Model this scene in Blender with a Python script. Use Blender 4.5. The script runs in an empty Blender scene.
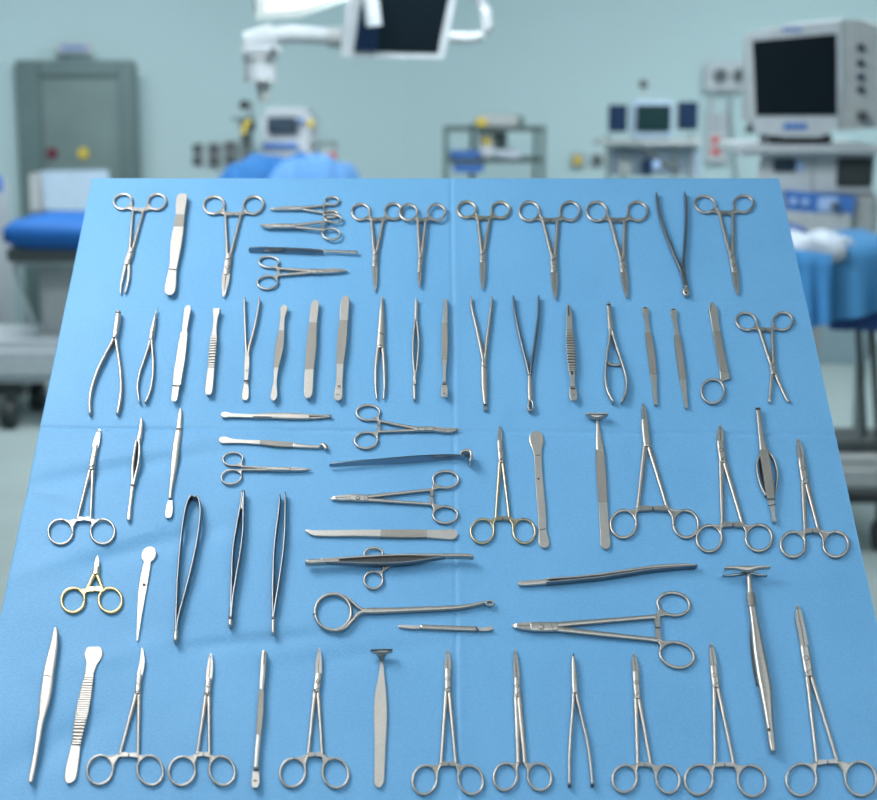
import bpy, bmesh, math, random
import numpy as np
from mathutils import Vector, Matrix
random.seed(4)
# ---------------------------------------------------------------- camera
F = 1600.0; CX, CY = 438.5, 400.0; HZ = 80.0; H = 1.75
PITCH = math.atan((CY - HZ) / F)
cam_d = bpy.data.cameras.new('camera'); cam = bpy.data.objects.new('camera', cam_d)
bpy.context.collection.objects.link(cam); bpy.context.scene.camera = cam
cam.location = (0, 0, H); cam.rotation_euler = (math.pi/2 - PITCH, 0, 0)
cam_d.sensor_width = 36.0; cam_d.lens = 36.0 * F / 877.0; cam_d.clip_start = .05; cam_d.clip_end = 60
cam_d.dof.use_dof = True; cam_d.dof.focus_distance = 1.86; cam_d.dof.aperture_fstop = 4.7
cam_d.dof.aperture_blades = 0
O = Vector((0, 0, H))
FW = Vector((0, math.cos(PITCH), -math.sin(PITCH))); UP = Vector((0, math.sin(PITCH), math.cos(PITCH)))
def ray(x, y): return FW + Vector((1, 0, 0)) * ((x-CX)/F) - UP * ((y-CY)/F)
def at(x, y, Y):                       # point of the room at distance Y seen at x, y
    r = ray(x, y); return O + r * (Y / r.y)
# ---------------------------------------------------------------- sloping table plane
EU = Vector((1, 0, 0)); EV = ray(CX, -1424).normalized(); EN = EU.cross(EV).normalized()
P0 = O + ray(435, 178) * 2.222
PM = Matrix((EU, EV, EN)).transposed().to_4x4(); PM.translation = P0
def uv(x, y, z=0.0):                   # point of the table surface, in table coordinates
    r = ray(x, y); k = (P0 + EN*z - O).dot(EN) / r.dot(EN)
    d = O + r*k - P0
    return Vector((d.dot(EU), d.dot(EV)))
def link(o, parent=None):
    bpy.context.collection.objects.link(o)
    if parent: o.parent = parent
    return o
# ---------------------------------------------------------------- materials
MATS = {}
def newmat(n):
    m = bpy.data.materials.new(n); m.use_nodes = True; MATS[n] = m
    return m, m.node_tree.nodes, m.node_tree.links, m.node_tree.nodes['Principled BSDF']
def plain(n, c, rough=.5, metal=0., emit=None, es=0., var=.06, nscale=20., bump=0., spec=.5):
    m, N, L, b = newmat(n)
    b.inputs['Metallic'].default_value = metal
    b.inputs['Specular IOR Level'].default_value = spec
    tc = N.new('ShaderNodeTexCoord'); no = N.new('ShaderNodeTexNoise'); no.inputs['Scale'].default_value = nscale
    no.inputs['Detail'].default_value = 4
    L.new(tc.outputs['Object'], no.inputs['Vector'])
    cr = N.new('ShaderNodeValToRGB')
    cr.color_ramp.elements[0].color = tuple(x*(1-var) for x in c) + (1,)
    cr.color_ramp.elements[1].color = tuple(min(1, x*(1+var)) for x in c) + (1,)
    cr.color_ramp.elements[0].position = .3; cr.color_ramp.elements[1].position = .7
    L.new(no.outputs['Fac'], cr.inputs['Fac']); L.new(cr.outputs['Color'], b.inputs['Base Color'])
    mr = N.new('ShaderNodeMapRange'); mr.inputs['To Min'].default_value = max(0, rough-.06); mr.inputs['To Max'].default_value = rough+.06
    L.new(no.outputs['Fac'], mr.inputs['Value']); L.new(mr.outputs['Result'], b.inputs['Roughness'])
    if bump:
        bp = N.new('ShaderNodeBump'); bp.inputs['Strength'].default_value = bump; bp.inputs['Distance'].default_value = .001
        L.new(no.outputs['Fac'], bp.inputs['Height']); L.new(bp.outputs['Normal'], b.inputs['Normal'])
    if emit:
        b.inputs['Emission Color'].default_value = tuple(emit) + (1,); b.inputs['Emission Strength'].default_value = es
    return m
plain('steel', (.445, .428, .41), .42, 1, nscale=240, var=.08, bump=.06)
plain('satin', (.55, .53, .508), .48, 1, nscale=240, var=.05, bump=.05)
plain('dark_steel', (.21, .235, .265), .3, 1, nscale=60, var=.08)  # steel darkened and blued to paint the shaded sides of on-edge tweezers
plain('brass', (.47, .42, .31), .38, 1, nscale=200, var=.12, bump=.06)
plain('polished', (.25, .30, .35), .22, 1, nscale=60, var=.05)  # blue tint in the base colour imitates the cloth's reflection
plain('gold', (.54, .44, .25), .36, 1, nscale=200, var=.12, bump=.06)
plain('tarnish', (.50, .455, .36), .38, 1, nscale=200, var=.12, bump=.06)
plain('joint_steel', (.515, .495, .475), .44, 1, nscale=300, var=.07, bump=.05)
plain('ridge_base', (.2, .19, .175), .5, 1, nscale=90)
plain('slot', (.05, .05, .055), .6, .3, nscale=90)
plain('engraving', (.10, .10, .10), .7, .2, nscale=90)
def gripmat(n, scale, c):
    m, N, L, b = newmat(n)
    b.inputs['Metallic'].default_value = 1; b.inputs['Roughness'].default_value = .5
    tc = N.new('ShaderNodeTexCoord'); w = []
    for d in ('X', 'Y'):
        q = N.new('ShaderNodeTexWave'); q.bands_direction = d; q.inputs['Scale'].default_value = scale
        mp = N.new('ShaderNodeMapping'); mp.inputs['Rotation'].default_value = (0, 0, math.radians(40))
        L.new(tc.outputs['Object'], mp.inputs['Vector']); L.new(mp.outputs['Vector'], q.inputs['Vector']); w.append(q)
    mx = N.new('ShaderNodeMath'); mx.operation = 'MULTIPLY'
    L.new(w[0].outputs['Fac'], mx.inputs[0]); L.new(w[1].outputs['Fac'], mx.inputs[1])
    cr = N.new('ShaderNodeValToRGB'); cr.color_ramp.elements[0].color = tuple(x*.72 for x in c)+(1,); cr.color_ramp.elements[1].color = c+(1,)
    L.new(mx.outputs['Value'], cr.inputs['Fac']); L.new(cr.outputs['Color'], b.inputs['Base Color'])
    bp = N.new('ShaderNodeBump'); bp.inputs['Strength'].default_value = .7; bp.inputs['Distance'].default_value = .0005
    L.new(mx.outputs['Value'], bp.inputs['Height']); L.new(bp.outputs['Normal'], b.inputs['Normal'])
gripmat('knurl', 260, (.44, .425, .40))
def clothmat():
    m, N, L, b = newmat('blue_cloth')
    b.inputs['Roughness'].default_value = .55; b.inputs['Specular IOR Level'].default_value = .45
    b.inputs['Sheen Weight'].default_value = .15; b.inputs['Sheen Roughness'].default_value = .5
    tc = N.new('ShaderNodeTexCoord')
    n1 = N.new('ShaderNodeTexNoise'); n1.inputs['Scale'].default_value = 330; n1.inputs['Detail'].default_value = 3
    n2 = N.new('ShaderNodeTexNoise'); n2.inputs['Scale'].default_value = 7; n2.inputs['Detail'].default_value = 4
    mp = N.new('ShaderNodeMapping'); mp.inputs['Scale'].default_value = (1, 2.2, 1)
    L.new(tc.outputs['Object'], mp.inputs['Vector']); L.new(mp.outputs['Vector'], n1.inputs['Vector']); L.new(tc.outputs['Object'], n2.inputs['Vector'])
    ad = N.new('ShaderNodeMath'); ad.operation = 'MULTIPLY_ADD'; ad.inputs[1].default_value = .6
    L.new(n1.outputs['Fac'], ad.inputs[0]); 
    ad2 = N.new('ShaderNodeMath'); ad2.operation = 'MULTIPLY'; ad2.inputs[1].default_value = .4
    L.new(n2.outputs['Fac'], ad2.inputs[0]); L.new(ad2.outputs['Value'], ad.inputs[2])
    cr = N.new('ShaderNodeValToRGB')
    cr.color_ramp.elements[0].position = .3; cr.color_ramp.elements[1].position = .7
    cr.color_ramp.elements[0].color = (.104, .325, .600, 1); cr.color_ramp.elements[1].color = (.146, .402, .705, 1)
    L.new(ad.outputs['Value'], cr.inputs['Fac']); L.new(cr.outputs['Color'], b.inputs['Base Color'])
    bp = N.new('ShaderNodeBump'); bp.inputs['Strength'].default_value = .5; bp.inputs['Distance'].default_value = .0009
    L.new(n1.outputs['Fac'], bp.inputs['Height']); L.new(bp.outputs['Normal'], b.inputs['Normal'])
clothmat()
# ---------------------------------------------------------------- sweeping
def catmull(P, k):
    if len(P) < 3 or k < 2: return P
    out = []; n = len(P)
    for i in range(n-1):
        a, b, c, d = P[max(i-1, 0)], P[i], P[i+1], P[min(i+2, n-1)]
        for j in range(k):
            t = j/k
            out.append(tuple(.5*((2*b[q]) + (c[q]-a[q])*t + (2*a[q]-5*b[q]+4*c[q]-d[q])*t*t + (3*b[q]-a[q]-3*c[q]+d[q])*t**3) for q in range(len(b))))
    out.append(P[-1]); return out
PROF = {'round': [(math.cos(a*math.pi/6)/2, math.sin(a*math.pi/6)/2) for a in range(12)],
        'flat': [(.5, -.3), (.5, .3), (.44, .5), (-.44, .5), (-.5, .3), (-.5, -.3), (-.44, -.5), (.44, -.5)],
        'soft': [(.5, -.15), (.5, .15), (.42, .38), (.25, .48), (0, .5), (-.25, .48), (-.42, .38), (-.5, .15), (-.5, -.15), (-.4, -.5), (.4, -.5)]}
ROLL = 72
class Tool:
    def __init__(s, name, label, cat, crop, group=None, lift=0.0):
        s.x0, s.y0, s.k = crop; s.lift = lift; s.name = name
        s.e = None; s.label, s.cat, s.group = label, cat, group; s.q = None
    def px(s, p): return (s.x0 + p[0]/s.k, s.y0 + p[1]/s.k) + tuple(v/s.k for v in p[2:3]) + tuple(p[3:])
    def root(s, u):
        if s.e is None:
            e = bpy.data.objects.new(s.name, None); link(e); e.empty_display_size = .01
            e.matrix_world = PM @ Matrix.Translation((u[0], u[1], 0)); s.q = Vector((u[0], u[1]))
            e['label'] = s.label; e['category'] = s.cat
            if s.group: e['group'] = s.group
            s.e = e
        return s.e
    def mesh(s, part, verts, faces, mat, smooth, parent=None, label=None):
        r = s.root(verts[0])
        vs = [(v[0]-s.q.x, v[1]-s.q.y, v[2]+s.lift) for v in verts]
        me = bpy.data.meshes.new(part); me.from_pydata(vs, [], faces); me.update()
        me.materials.append(MATS[mat])
        bm = bmesh.new(); bm.from_mesh(me); bmesh.ops.recalc_face_normals(bm, faces=bm.faces); bm.to_mesh(me); bm.free()
        for p in me.polygons: p.use_smooth = smooth and len(p.vertices) == 4
        o = bpy.data.objects.new(part, me); link(o, parent or r)
        if label: o['label'] = label
        return o
    def geo(s, pts, t=None, z=None, prof='round', k=5, closed=False, roll=0, hp=None):
        """pts in crop units: x, y, w [, height]; returns verts, faces"""
        P = [s.px(p) for p in pts]
        P = [p if len(p) > 3 else p + (0.0,) for p in P]
        if not closed: P = catmull(P, k)
        n = len(P); sec = PROF[prof]; m = len(sec); V = []; ws = []
        data = []
        for i, (x, y, w, h) in enumerate(P):
            a = P[(i-1) % n] if (closed or i > 0) else P[i]; b = P[(i+1) % n] if (closed or i < n-1) else P[i]
            dx, dy = b[0]-a[0], b[1]-a[1]; l = math.hypot(dx, dy) or 1; nx, ny = -dy/l, dx/l
            zz = (z if z is not None else .002) + h
            c = uv(x, y, zz); l1 = uv(x+nx*w/2, y+ny*w/2, zz); l2 = uv(x-nx*w/2, y-ny*w/2, zz)
            ta, tb = uv(a[0], a[1], zz), uv(b[0], b[1], zz); tv = (tb-ta); tv = tv.normalized() if tv.length else Vector((1, 0))
            lat = Vector((-tv.y, tv.x)); W = abs((l1-l2).dot(lat)); data.append((c, lat, W, h)); ws.append(W)
        wm = sorted(ws)[len(ws)//2]; T = t if t else .85*wm
        zc = z if z is not None else T/2 + .0002
        cr, sr = math.cos(math.radians(roll)), math.sin(math.radians(roll))
        for (c, lat, W, h) in data:
            th = T if (t and W > .5*wm) else min(T, max(W*.9, T*.35))
            for (a, b) in sec:
                p, q = a*W, b*th
                p, q = p*cr - q*sr, p*sr + q*cr
                V.append((c.x+lat.x*p, c.y+lat.y*p, zc+h+q))
        Fc = []
        for i in range(n if closed else n-1):
            j = (i+1) % n
            for a in range(m): Fc.append((i*m+a, i*m+(a+1) % m, j*m+(a+1) % m, j*m+a))
        if not closed:
            Fc.append(tuple(range(m))[::-1]); Fc.append(tuple((n-1)*m+a for a in range(m)))
        return V, Fc
    def rod(s, part, pts, mat='steel', t=None, z=None, prof='round', k=5, closed=False, roll=0, parent=None, label=None):
        V, Fc = s.geo(pts, t, z, prof, k, closed, roll)
        return s.mesh(part, V, Fc, mat, prof != 'flat', parent, label)
    def multi(s, part, geos, mat, smooth=True, parent=None, label=None):
        V, Fc = [], []
        for v, f in geos:
            o = len(V); V += v; Fc += [tuple(i+o for i in q) for q in f]
        return s.mesh(part, V, Fc, mat, smooth, parent, label)
    def ell(s, c, w):
        cx, cy, rx, ry = c[:4]; ro = math.radians(c[4] if len(c) > 4 else 0); out = []
        for i in range(36):
            a = i*math.pi/18; x, y = rx*math.cos(a), ry*math.sin(a)
            out.append((cx+x*math.cos(ro)-y*math.sin(ro), cy+x*math.sin(ro)+y*math.cos(ro), w))
        return out
    def disc(s, part, x, y, r, t=.001, z=.004, mat='joint_steel', parent=None, sx=1, n=20):
        V = []; px, py = s.x0+x/s.k, s.y0+y/s.k; c = uv(px, py, z); R = (uv(px+r/s.k, py, z)-c).length
        for zz, q in ((z, 1), (z+t*.7, 1), (z+t, .8)):
            for i in range(n): V.append((c.x+R*q*sx*math.cos(i*2*math.pi/n), c.y+R*q*math.sin(i*2*math.pi/n), zz))
        Fc = [tuple(range(n))[::-1], tuple(2*n+i for i in range(n))]
        for r_ in range(2):
            for i in range(n): Fc.append((r_*n+i, r_*n+(i+1) % n, (r_+1)*n+(i+1) % n, (r_+1)*n+i))
        return s.mesh(part, V, Fc, mat, False, parent)
    def text(s, part, x, y, txt, size, ang, z, mat='engraving', parent=None):
        cu = bpy.data.curves.new('engraved_text', 'FONT'); cu.body = txt; cu.size = 1; cu.align_x = 'CENTER'; cu.align_y = 'CENTER'; cu.extrude = .02
        tmp = bpy.data.objects.new('engraved_text', cu); link(tmp)
        dg = bpy.context.evaluated_depsgraph_get(); me = bpy.data.meshes.new_from_object(tmp.evaluated_get(dg))
        bpy.data.objects.remove(tmp); px, py = s.x0+x/s.k, s.y0+y/s.k
        c = uv(px, py, z); sz = (uv(px+size/s.k, py, z)-c).length
        me.transform(Matrix.Translation((c.x-s.q.x, c.y-s.q.y, z)) @ Matrix.Rotation(math.radians(ang), 4, 'Z') @ Matrix.Scale(sz, 4))
        me.materials.clear(); me.materials.append(MATS[mat])
        o = bpy.data.objects.new(part, me); link(o, parent or s.e); return o
def lerp(a, b, t): return tuple(x+(y-x)*t for x, y in zip(a, b))
K = {}
def crop(n, x0, y0, w): K[n] = (x0, y0, 877.0/w)
for n, x, y in (('K1', 90, 170), ('K2', 240, 170), ('K3', 440, 170), ('K4', 580, 170), ('K5', 70, 290), ('K6', 260, 290), ('K7', 450, 290), ('K8', 620, 290), ('L1', 30, 400), ('L4', 440, 400)): crop(n, x, y, 210)
crop('L2', 200, 400, 140); crop('L3', 320, 400, 180); crop('L5', 600, 400, 260); crop('L6', 30, 480, 280)
crop('L7', 290, 500, 220); crop('L8', 490, 550, 300); crop('M1', 10, 620, 200); crop('M2', 160, 620, 200)
crop('M3', 340, 620, 220); crop('M4', 540, 620, 220); K['M5'] = (680, 560, 3.335); K['P'] = (0, 0, 1)

def ringed(name, label, cat, cr, RL, RR, NL, NR, J0, J1, tip, ws=12, wr=10, wj=24, jw=None, group=None, mat='steel', rmat=None, jmat='joint_steel',
           jaws=None, ratchet=True, mid=None, lift=0.0, slit=.05, screw=True, dark_tip=False):
    T = Tool(name, label, cat, K[cr], group, lift); rmat = rmat or mat
    ws *= 1.1; wr *= 1.05; wj *= 1.05; jw = jw*1.05 if jw else None
    rl = 'brass-coloured finger ring' if rmat in ('gold', 'brass') else ('brass-tinged finger ring' if rmat == 'tarnish' else None)
    for R, Nk in ((RL, NL), (RR, NR)):
        ring = T.ell(R, wr); g = [T.geo(ring, prof='round', closed=True, t=.0031, z=.0019)]
        cx, cy, rx, ry = R[:4]; ro = math.radians(R[4] if len(R) > 4 else 0)
        dx, dy = Nk[0]-cx, Nk[1]-cy; ax, ay = (dx*math.cos(ro)+dy*math.sin(ro))/rx, (-dx*math.sin(ro)+dy*math.cos(ro))/ry
        d = max(1.03, math.hypot(ax, ay)); a0 = math.atan2(ay, ax); da = math.acos(1/d)
        def ep(a, q=1.0):
            x, y = rx*q*math.cos(a), ry*q*math.sin(a); return (cx+x*math.cos(ro)-y*math.sin(ro), cy+x*math.sin(ro)+y*math.cos(ro))
        da = min(da*.8, .95); near = ep(a0, 1.0); sides = []
        for sg in (-1, 1):
            e = ep(a0+sg*da); m_ = lerp(lerp(e, Nk, .5), near, .30); q_ = [e+(wr*.9,), lerp(lerp(e, Nk, .25), near, .22)+(wr*.8,), m_+(wr*.75,), Nk+(ws*.8,)]
            g.append(T.geo(q_, prof='round', t=.0036, z=.0022, k=4)); sides.append(catmull(q_, 3))
        poly = [p[:2] for p in sides[0]]+[p[:2] for p in sides[1][::-1][1:]]+[ep(a0+da-2*da*i/6) for i in range(1, 6)]
        V = []
        for zz in (.0012, .0036):
            for p in poly:
                q = T.px(p); c = uv(q[0], q[1], zz); V.append((c.x, c.y, zz))
        n = len(poly); Fc = [tuple(range(n)), tuple(range(n, 2*n))]+[(i, (i+1) % n, n+(i+1) % n, n+i) for i in range(n)]
        g.append((V, Fc))
        T.multi('finger_ring', g, rmat, label=rl)
    dj = (J1[0]-J0[0], J1[1]-J0[1]); l = math.hypot(*dj) or 1; nx, ny = -dj[1]/l, dj[0]/l
    for i, Nk in enumerate((NL, NR)):
        sg = 1 if (Nk[0]-J0[0])*nx+(Nk[1]-J0[1])*ny > 0 else -1
        e = (J0[0]+nx*sg*wj*.22, J0[1]+ny*sg*wj*.22); e2 = (lerp(J0, J1, .35)[0]+nx*sg*wj*.2, lerp(J0, J1, .35)[1]+ny*sg*wj*.2)
        m1 = lerp(Nk, e, .5)
        T.rod('shank', [Nk+(ws*1.05,), lerp(Nk, e, .12)+(ws*.9,), m1+(ws,), e+(ws*1.12,), e2+(ws,)], mat, t=.0040, z=.0023, k=4)
    if ratchet:
        c = lerp(NL, NR, .5)
        for a, b, zz in ((NL, lerp(NL, NR, .48), 0), (NR, lerp(NL, NR, .53), 0)):
            T.rod('ratchet', [a+(ws*1.35,), b+(ws*.95,)], rmat, t=.0036, z=.0022+zz, prof='flat')
        T.rod('ratchet_gap', [lerp(NL, NR, .45)+(ws*.5,), lerp(NL, NR, .56)+(ws*.5,)], 'slot', t=.002, z=.0016, prof='flat')
    jo = T.rod('box_joint', [lerp(J0, J1, -.12)+(wj*.8,), lerp(J0, J1, .15)+(wj,), lerp(J0, J1, .9)+(wj,), lerp(J0, J1, 1.1)+(wj*.85,)], jmat, t=.0052, z=.0028, prof='soft', k=4)
    if screw:
        c = lerp(J0, J1, .62); T.disc('screw_recess', c[0], c[1], wj*.34, .0003, .0053, 'engraving', parent=jo); T.disc('pivot_screw', c[0], c[1], wj*.24, .0006, .0054, parent=jo)
        c = lerp(J0, J1, .12)
        a = (c[0]+nx*wj*.42+dj[0]/l*wj*.2, c[1]+ny*wj*.42+dj[1]/l*wj*.2); b = (c[0]-nx*wj*.42-dj[0]/l*wj*.2, c[1]-ny*wj*.42-dj[1]/l*wj*.2)
        T.rod('joint_seam', [a+(2.4*K[cr][2]/4.2*.6,), b+(2.4*K[cr][2]/4.2*.6,)], 'engraving', t=.0006, z=.0058, prof='flat', parent=jo)
    jw = jw or wj
    if jaws:
        for j in jaws: T.rod('jaw', j, jmat, t=.0036, z=.0024, prof='soft', k=4)
    else:
        C = [J1] + (list(mid) if mid else [lerp(J1, tip, .5)]) + [tip]
        W = [jw*(1-.12*i/(len(C)-1)) if i < len(C)-1 else jw*.22 for i in range(len(C))]
        if len(C) == 3: W[1] = jw*.86
        C = catmull([c+(w,) for c, w in zip(C, W)], 4)
        for sg in (-1, 1):
            pts = []
            for i, (x, y, w) in enumerate(C):
                a, b = C[max(i-1, 0)], C[min(i+1, len(C)-1)]; ddx, ddy = b[0]-a[0], b[1]-a[1]; q = math.hypot(ddx, ddy) or 1
                pts.append((x-ddy/q*sg*w*.26, y+ddx/q*sg*w*.26, w*(.5-slit/2)+.3))
            T.rod('jaw', pts, jmat, t=.0036, z=.0024, prof='flat', k=1)
        T.rod('jaw_line', [c[:2]+(max(.7, c[2]*.07),) for c in C[1:-1]], 'slot', t=.002, z=.0022, prof='flat', k=1)
    return T
def flat(name, label, cat, cr, pieces, group=None, two=False, z=None, t=.0022, lift=0.0, bands=(), marks=()):
    """pieces: (part, material, [(x, y, w)...], kind) laid end to end; two: a second arm lies underneath"""
    T = Tool(name, label, cat, K[cr], group, lift)
    zz = (.0062 if two else .0016) if z is None else z
    for pc in pieces:
        part, mat, pts = pc[:3]; kind = pc[3] if len(pc) > 3 else ''
        up = [(p[0], p[1], p[2]) for p in pts]
        if kind == 'ribs':
            base = T.rod(part, up, 'ridge_base', t=t*1.1, z=zz, prof='flat', k=3)
            C = catmull(up, 8); L = sum(math.dist(C[i][:2], C[i+1][:2]) for i in range(len(C)-1)); nr = pc[4]; g = []
            for r in range(nr):
                f = (r+.5)/nr; i = f*(len(C)-1); i0 = int(i); p = lerp(C[i0], C[min(i0+1, len(C)-1)], i-i0)
                a, b = C[max(i0-1, 0)], C[min(i0+2, len(C)-1)]; dx, dy = b[0]-a[0], b[1]-a[1]; q = math.hypot(dx, dy); h = L/nr*.27
                g.append(T.geo([(p[0]-dx/q*h, p[1]-dy/q*h, p[2]), (p[0]+dx/q*h, p[1]+dy/q*h, p[2])], t=.0012, z=zz+t*.5+.0006, prof='flat'))
            T.multi('grip_ridges', g, mat, False, base)
        elif kind == 'knurl':
            T.rod(part, [(p[0], p[1], p[2]) for p in up], 'knurl', t=t*1.25, z=zz, prof='flat', k=4)
        elif kind == 'roll':
            T.rod(part, [(p[0], p[1], p[2]*.9) for p in up], mat, t=t, z=zz, prof='flat', k=5, roll=ROLL)
        else:
            T.rod(part, up, mat, t=t*(pc[4] if len(pc) > 4 else 1), z=zz, prof='soft' if kind == 'soft' else 'flat', k=6)
    if two:
        allp = []
        for pc in pieces:
            for p in pc[2]:
                if not allp or math.dist(p[:2], allp[-1][:2]) > 12: allp.append((p[0], p[1], p[2]*.9))
        T.rod('lower_arm', allp, 'steel', t=.0016, z=.0011, prof='flat', k=4)
        e = allp[-1]; f = allp[-2]; q = lerp(e, f, .6 if math.dist(e[:2], f[:2]) < 60 else 25/math.dist(e[:2], f[:2]))
        T.rod('end_weld', [e[:2]+(e[2]*.8,), q[:2]+(e[2]*.9,)], 'steel', t=.0052, z=.0038, prof='flat')
    for (a, b, w) in bands: T.rod('band', [a+(w,), b+(w,)], 'slot', t=.0006, z=zz+t*.62+.0003, prof='flat')
    for (x, y, s_, ang, tx) in marks: T.text('engraved_mark', x, y, tx, s_, ang, zz+t*.55+.0003)
    return T
def dot(T, x, y, r, z=.0032, mat='engraving', part='rivet'): return T.disc(part, x, y, r, .0004, z, mat)
# ================================================================ instruments
# ---- first row
ringed('curved_hemostat', 'curved clamp with slightly open jaws at the back left corner of the drape', 'clamp', 'K1', (138,132,38,31,-12), (280,133,37,32,-14), (180,166), (224,170), (172,335), (155,392), (135,518), ws=12, wj=26,
       jaws=[[(150,388,13),(140,440,13),(131,480,10),(128,518,5)], [(163,390,13),(163,440,13),(157,480,10),(147,516,5)]])
flat('thumb_forceps', 'flat broad tweezers with a short dark grip patch, beside the back left open clamp', 'tweezers', 'K1',
     [('tip','satin',[(388,100,24),(386,110,42),(382,135,45),(377,187,37)]), ('grip','knurl',[(377,187,40),(371,238,42)],'knurl'),
      ('arm','satin',[(371,238,44),(360,310,47),(352,380,36),(346,414,32)]), ('end_tab','satin',[(346,414,34),(341,450,40),(336,490,47),(334,512,38),(333,523,16)])],
     two=True, bands=[((331,413),(362,416),3)])
ringed('operating_scissors', 'large scissors with closed pointed blades, third tool of the back row', 'scissors', 'K1', (518,147,43,36,-8), (683,147,42,36,-18), (566,185), (632,185), (580,360), (570,432), (558,530), ws=12, wj=28, jw=32)
ringed('small_scissors', 'small horizontal scissors, topmost of the sideways tools in the back row', 'scissors', 'K2', (385,130,29,17), (380,185,30,14), (350,150), (350,180), (255,161), (215,162), (123,165), ws=8, wr=8, wj=13, jw=12, screw=False)
ringed('small_hemostat', 'small horizontal clamp with dark bent tip, overlapping the ring of the topmost small scissors', 'clamp', 'K2', (388,207,38,17,8), (382,273,37,23,4), (348,222), (346,256), (225,240), (150,240), (82,233), ws=9, wr=8, wj=15, mid=[(115,241)], lift=.0022, ratchet=True)
flat('knife_handle', 'narrow blue-grey blade handle lying sideways below the two small back row scissors', 'scalpel handle', 'K2',
     [('handle','polished',[(39,332,12),(46,333,20),(120,335,23),(250,339,23),(350,343,20)],'roll'), ('shaft','steel',[(345,337,9),(420,340,9),(492,343,12)],'soft')], t=.0016, z=.0040)
ringed('small_curved_hemostat', 'horizontal clamp with both rings on the left, lowest sideways tool in the back row', 'clamp', 'K2', (122,385,42,23,4), (115,470,42,27,-5), (158,412), (162,440), (290,425), (345,424), (452,421), ws=10, wr=8, wj=17)
ringed('straight_hemostat', 'pointed ring clamp in the back row whose right ring touches its neighbour', 'clamp', 'K2', (505,175,37,33), (642,173,36,33), (550,208), (600,208), (566,345), (563,400), (565,508), ws=13, wj=22, jw=22)
ringed('mosquito_hemostat', 'short ring clamp with notched jaws, its left ring overlapping the clamp beside it', 'clamp', 'K2', (705,182,37,33), (822,182,36,33), (743,215), (777,215), (755,365), (750,430), (748,494), ws=13, wj=18, jw=17, lift=.0022)
ringed('needle_holder', 'clamp with brass-tinged rings in the middle of the back row', 'clamp', 'K3', (112,165,38,33), (253,167,38,33), (158,202), (208,202), (180,345), (178,385), (178,500), ws=13, wj=22, jw=24, mat='steel', rmat='tarnish')
ringed('needle_holder', 'steel ring clamp with rounded jaws, right of the brass-ringed clamp in the back row', 'clamp', 'K3', (373,172,41,39), (543,172,41,39), (430,210), (492,210), (475,365), (476,425), (482,538), ws=14, wj=26, jw=29)
ringed('needle_holder', 'steel ring clamp with slanting joint, just left of the long V-shaped forceps', 'clamp', 'K3', (656,173,43,39,15), (825,172,42,39,12), (712,210), (772,210), (762,370), (766,425), (781,536), ws=14, wj=26, jw=28)
T = Tool('bayonet_forceps', 'long V-shaped forceps opening backward with a round knob at the near end', 'tweezers', K['K4'])
T.rod('arm', [(319,98,7),(325,150,11),(340,215,12),(365,285,13),(400,370,14),(428,435,14),(438,495,13)], 'dark_steel', t=.006, z=.0035, prof='soft')
T.rod('arm', [(437,94,7),(442,150,11),(442,220,11),(438,300,12),(433,380,12),(437,440,13),(447,495,13)], 'dark_steel', t=.006, z=.0035, prof='soft')
T.rod('end_knob', [(442,490,16),(441,505,28),(442,516,32),(444,528,22),(445,532,8)], 'steel'); dot(T, 442, 514, 6, .0072, 'slot', 'knob_hole')
ringed('needle_holder', 'last ring clamp of the back row, at the right corner of the drape', 'clamp', 'K4', (523,143,43,34,15), (682,142,42,35,-10), (583,180), (638,180), (633,350), (646,425), (658,522), ws=13, wj=25, jw=26)
# ---- second row
T = Tool('bone_rongeur', 'large pliers with bowed handles opening toward the viewer, far left of the second row', 'pliers', K['K5'])
T.rod('jaw', [(203,93,19),(201,115,24),(196,150,26),(190,185,22),(186,205,16)], 'joint_steel', t=.008, z=.0045, prof='soft')
T.rod('handle', [(192,150,10),(183,205,13),(150,270,12),(118,335,13),(95,400,14),(84,460,14),(85,521,12)], 'steel', t=.006, z=.0036, prof='soft')
T.rod('handle', [(198,150,10),(193,205,14),(203,280,12),(212,350,13),(214,420,14),(208,475,15),(199,520,13)], 'steel', t=.006, z=.0036, prof='soft')
T.disc('pivot_screw', 190, 180, 7, .0006, .0085); T.rod('jaw_notch', [(192,95,4),(212,96,4)], 'slot', t=.003, z=.0075, prof='flat')
T = Tool('nail_nipper', 'small fine-tipped pliers with bowed handles, second tool of the second row', 'pliers', K['K5'])
T.rod('jaw', [(363,78,3),(357,110,9),(350,145,17),(343,180,22),(338,210,17)], 'joint_steel', t=.006, z=.0035, prof='soft')
T.rod('handle', [(342,190,9),(334,220,11),(312,290,10),(293,345,10),(283,400,10),(285,440,9),(292,472,7)], 'steel', t=.005, z=.003, prof='soft')
T.rod('handle', [(344,190,9),(343,230,11),(348,300,10),(347,355,10),(339,410,10),(328,445,10),(315,473,8)], 'steel', t=.005, z=.003, prof='soft')
T.rod('joint_seam', [(336,172,3),(352,178,3)], 'engraving', t=.0004, z=.0066, prof='flat'); T.disc('pivot_screw', 343, 160, 5, .0005, .0064)
flat('thumb_forceps', 'plain flat tweezers with stepped shoulders, third tool of the second row', 'tweezers', 'K5',
     [('tip','satin',[(493,67,14),(492,80,27),(487,110,26),(477,180,20)]), ('arm','satin',[(477,178,31),(470,230,36),(462,290,39),(452,350,38),(447,398,34)]), ('end_tab','satin',[(444,398,30),(440,425,29),(436,455,26),(434,466,14)])], two=True, bands=[((428,399),(462,400),2.5)])
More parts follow.
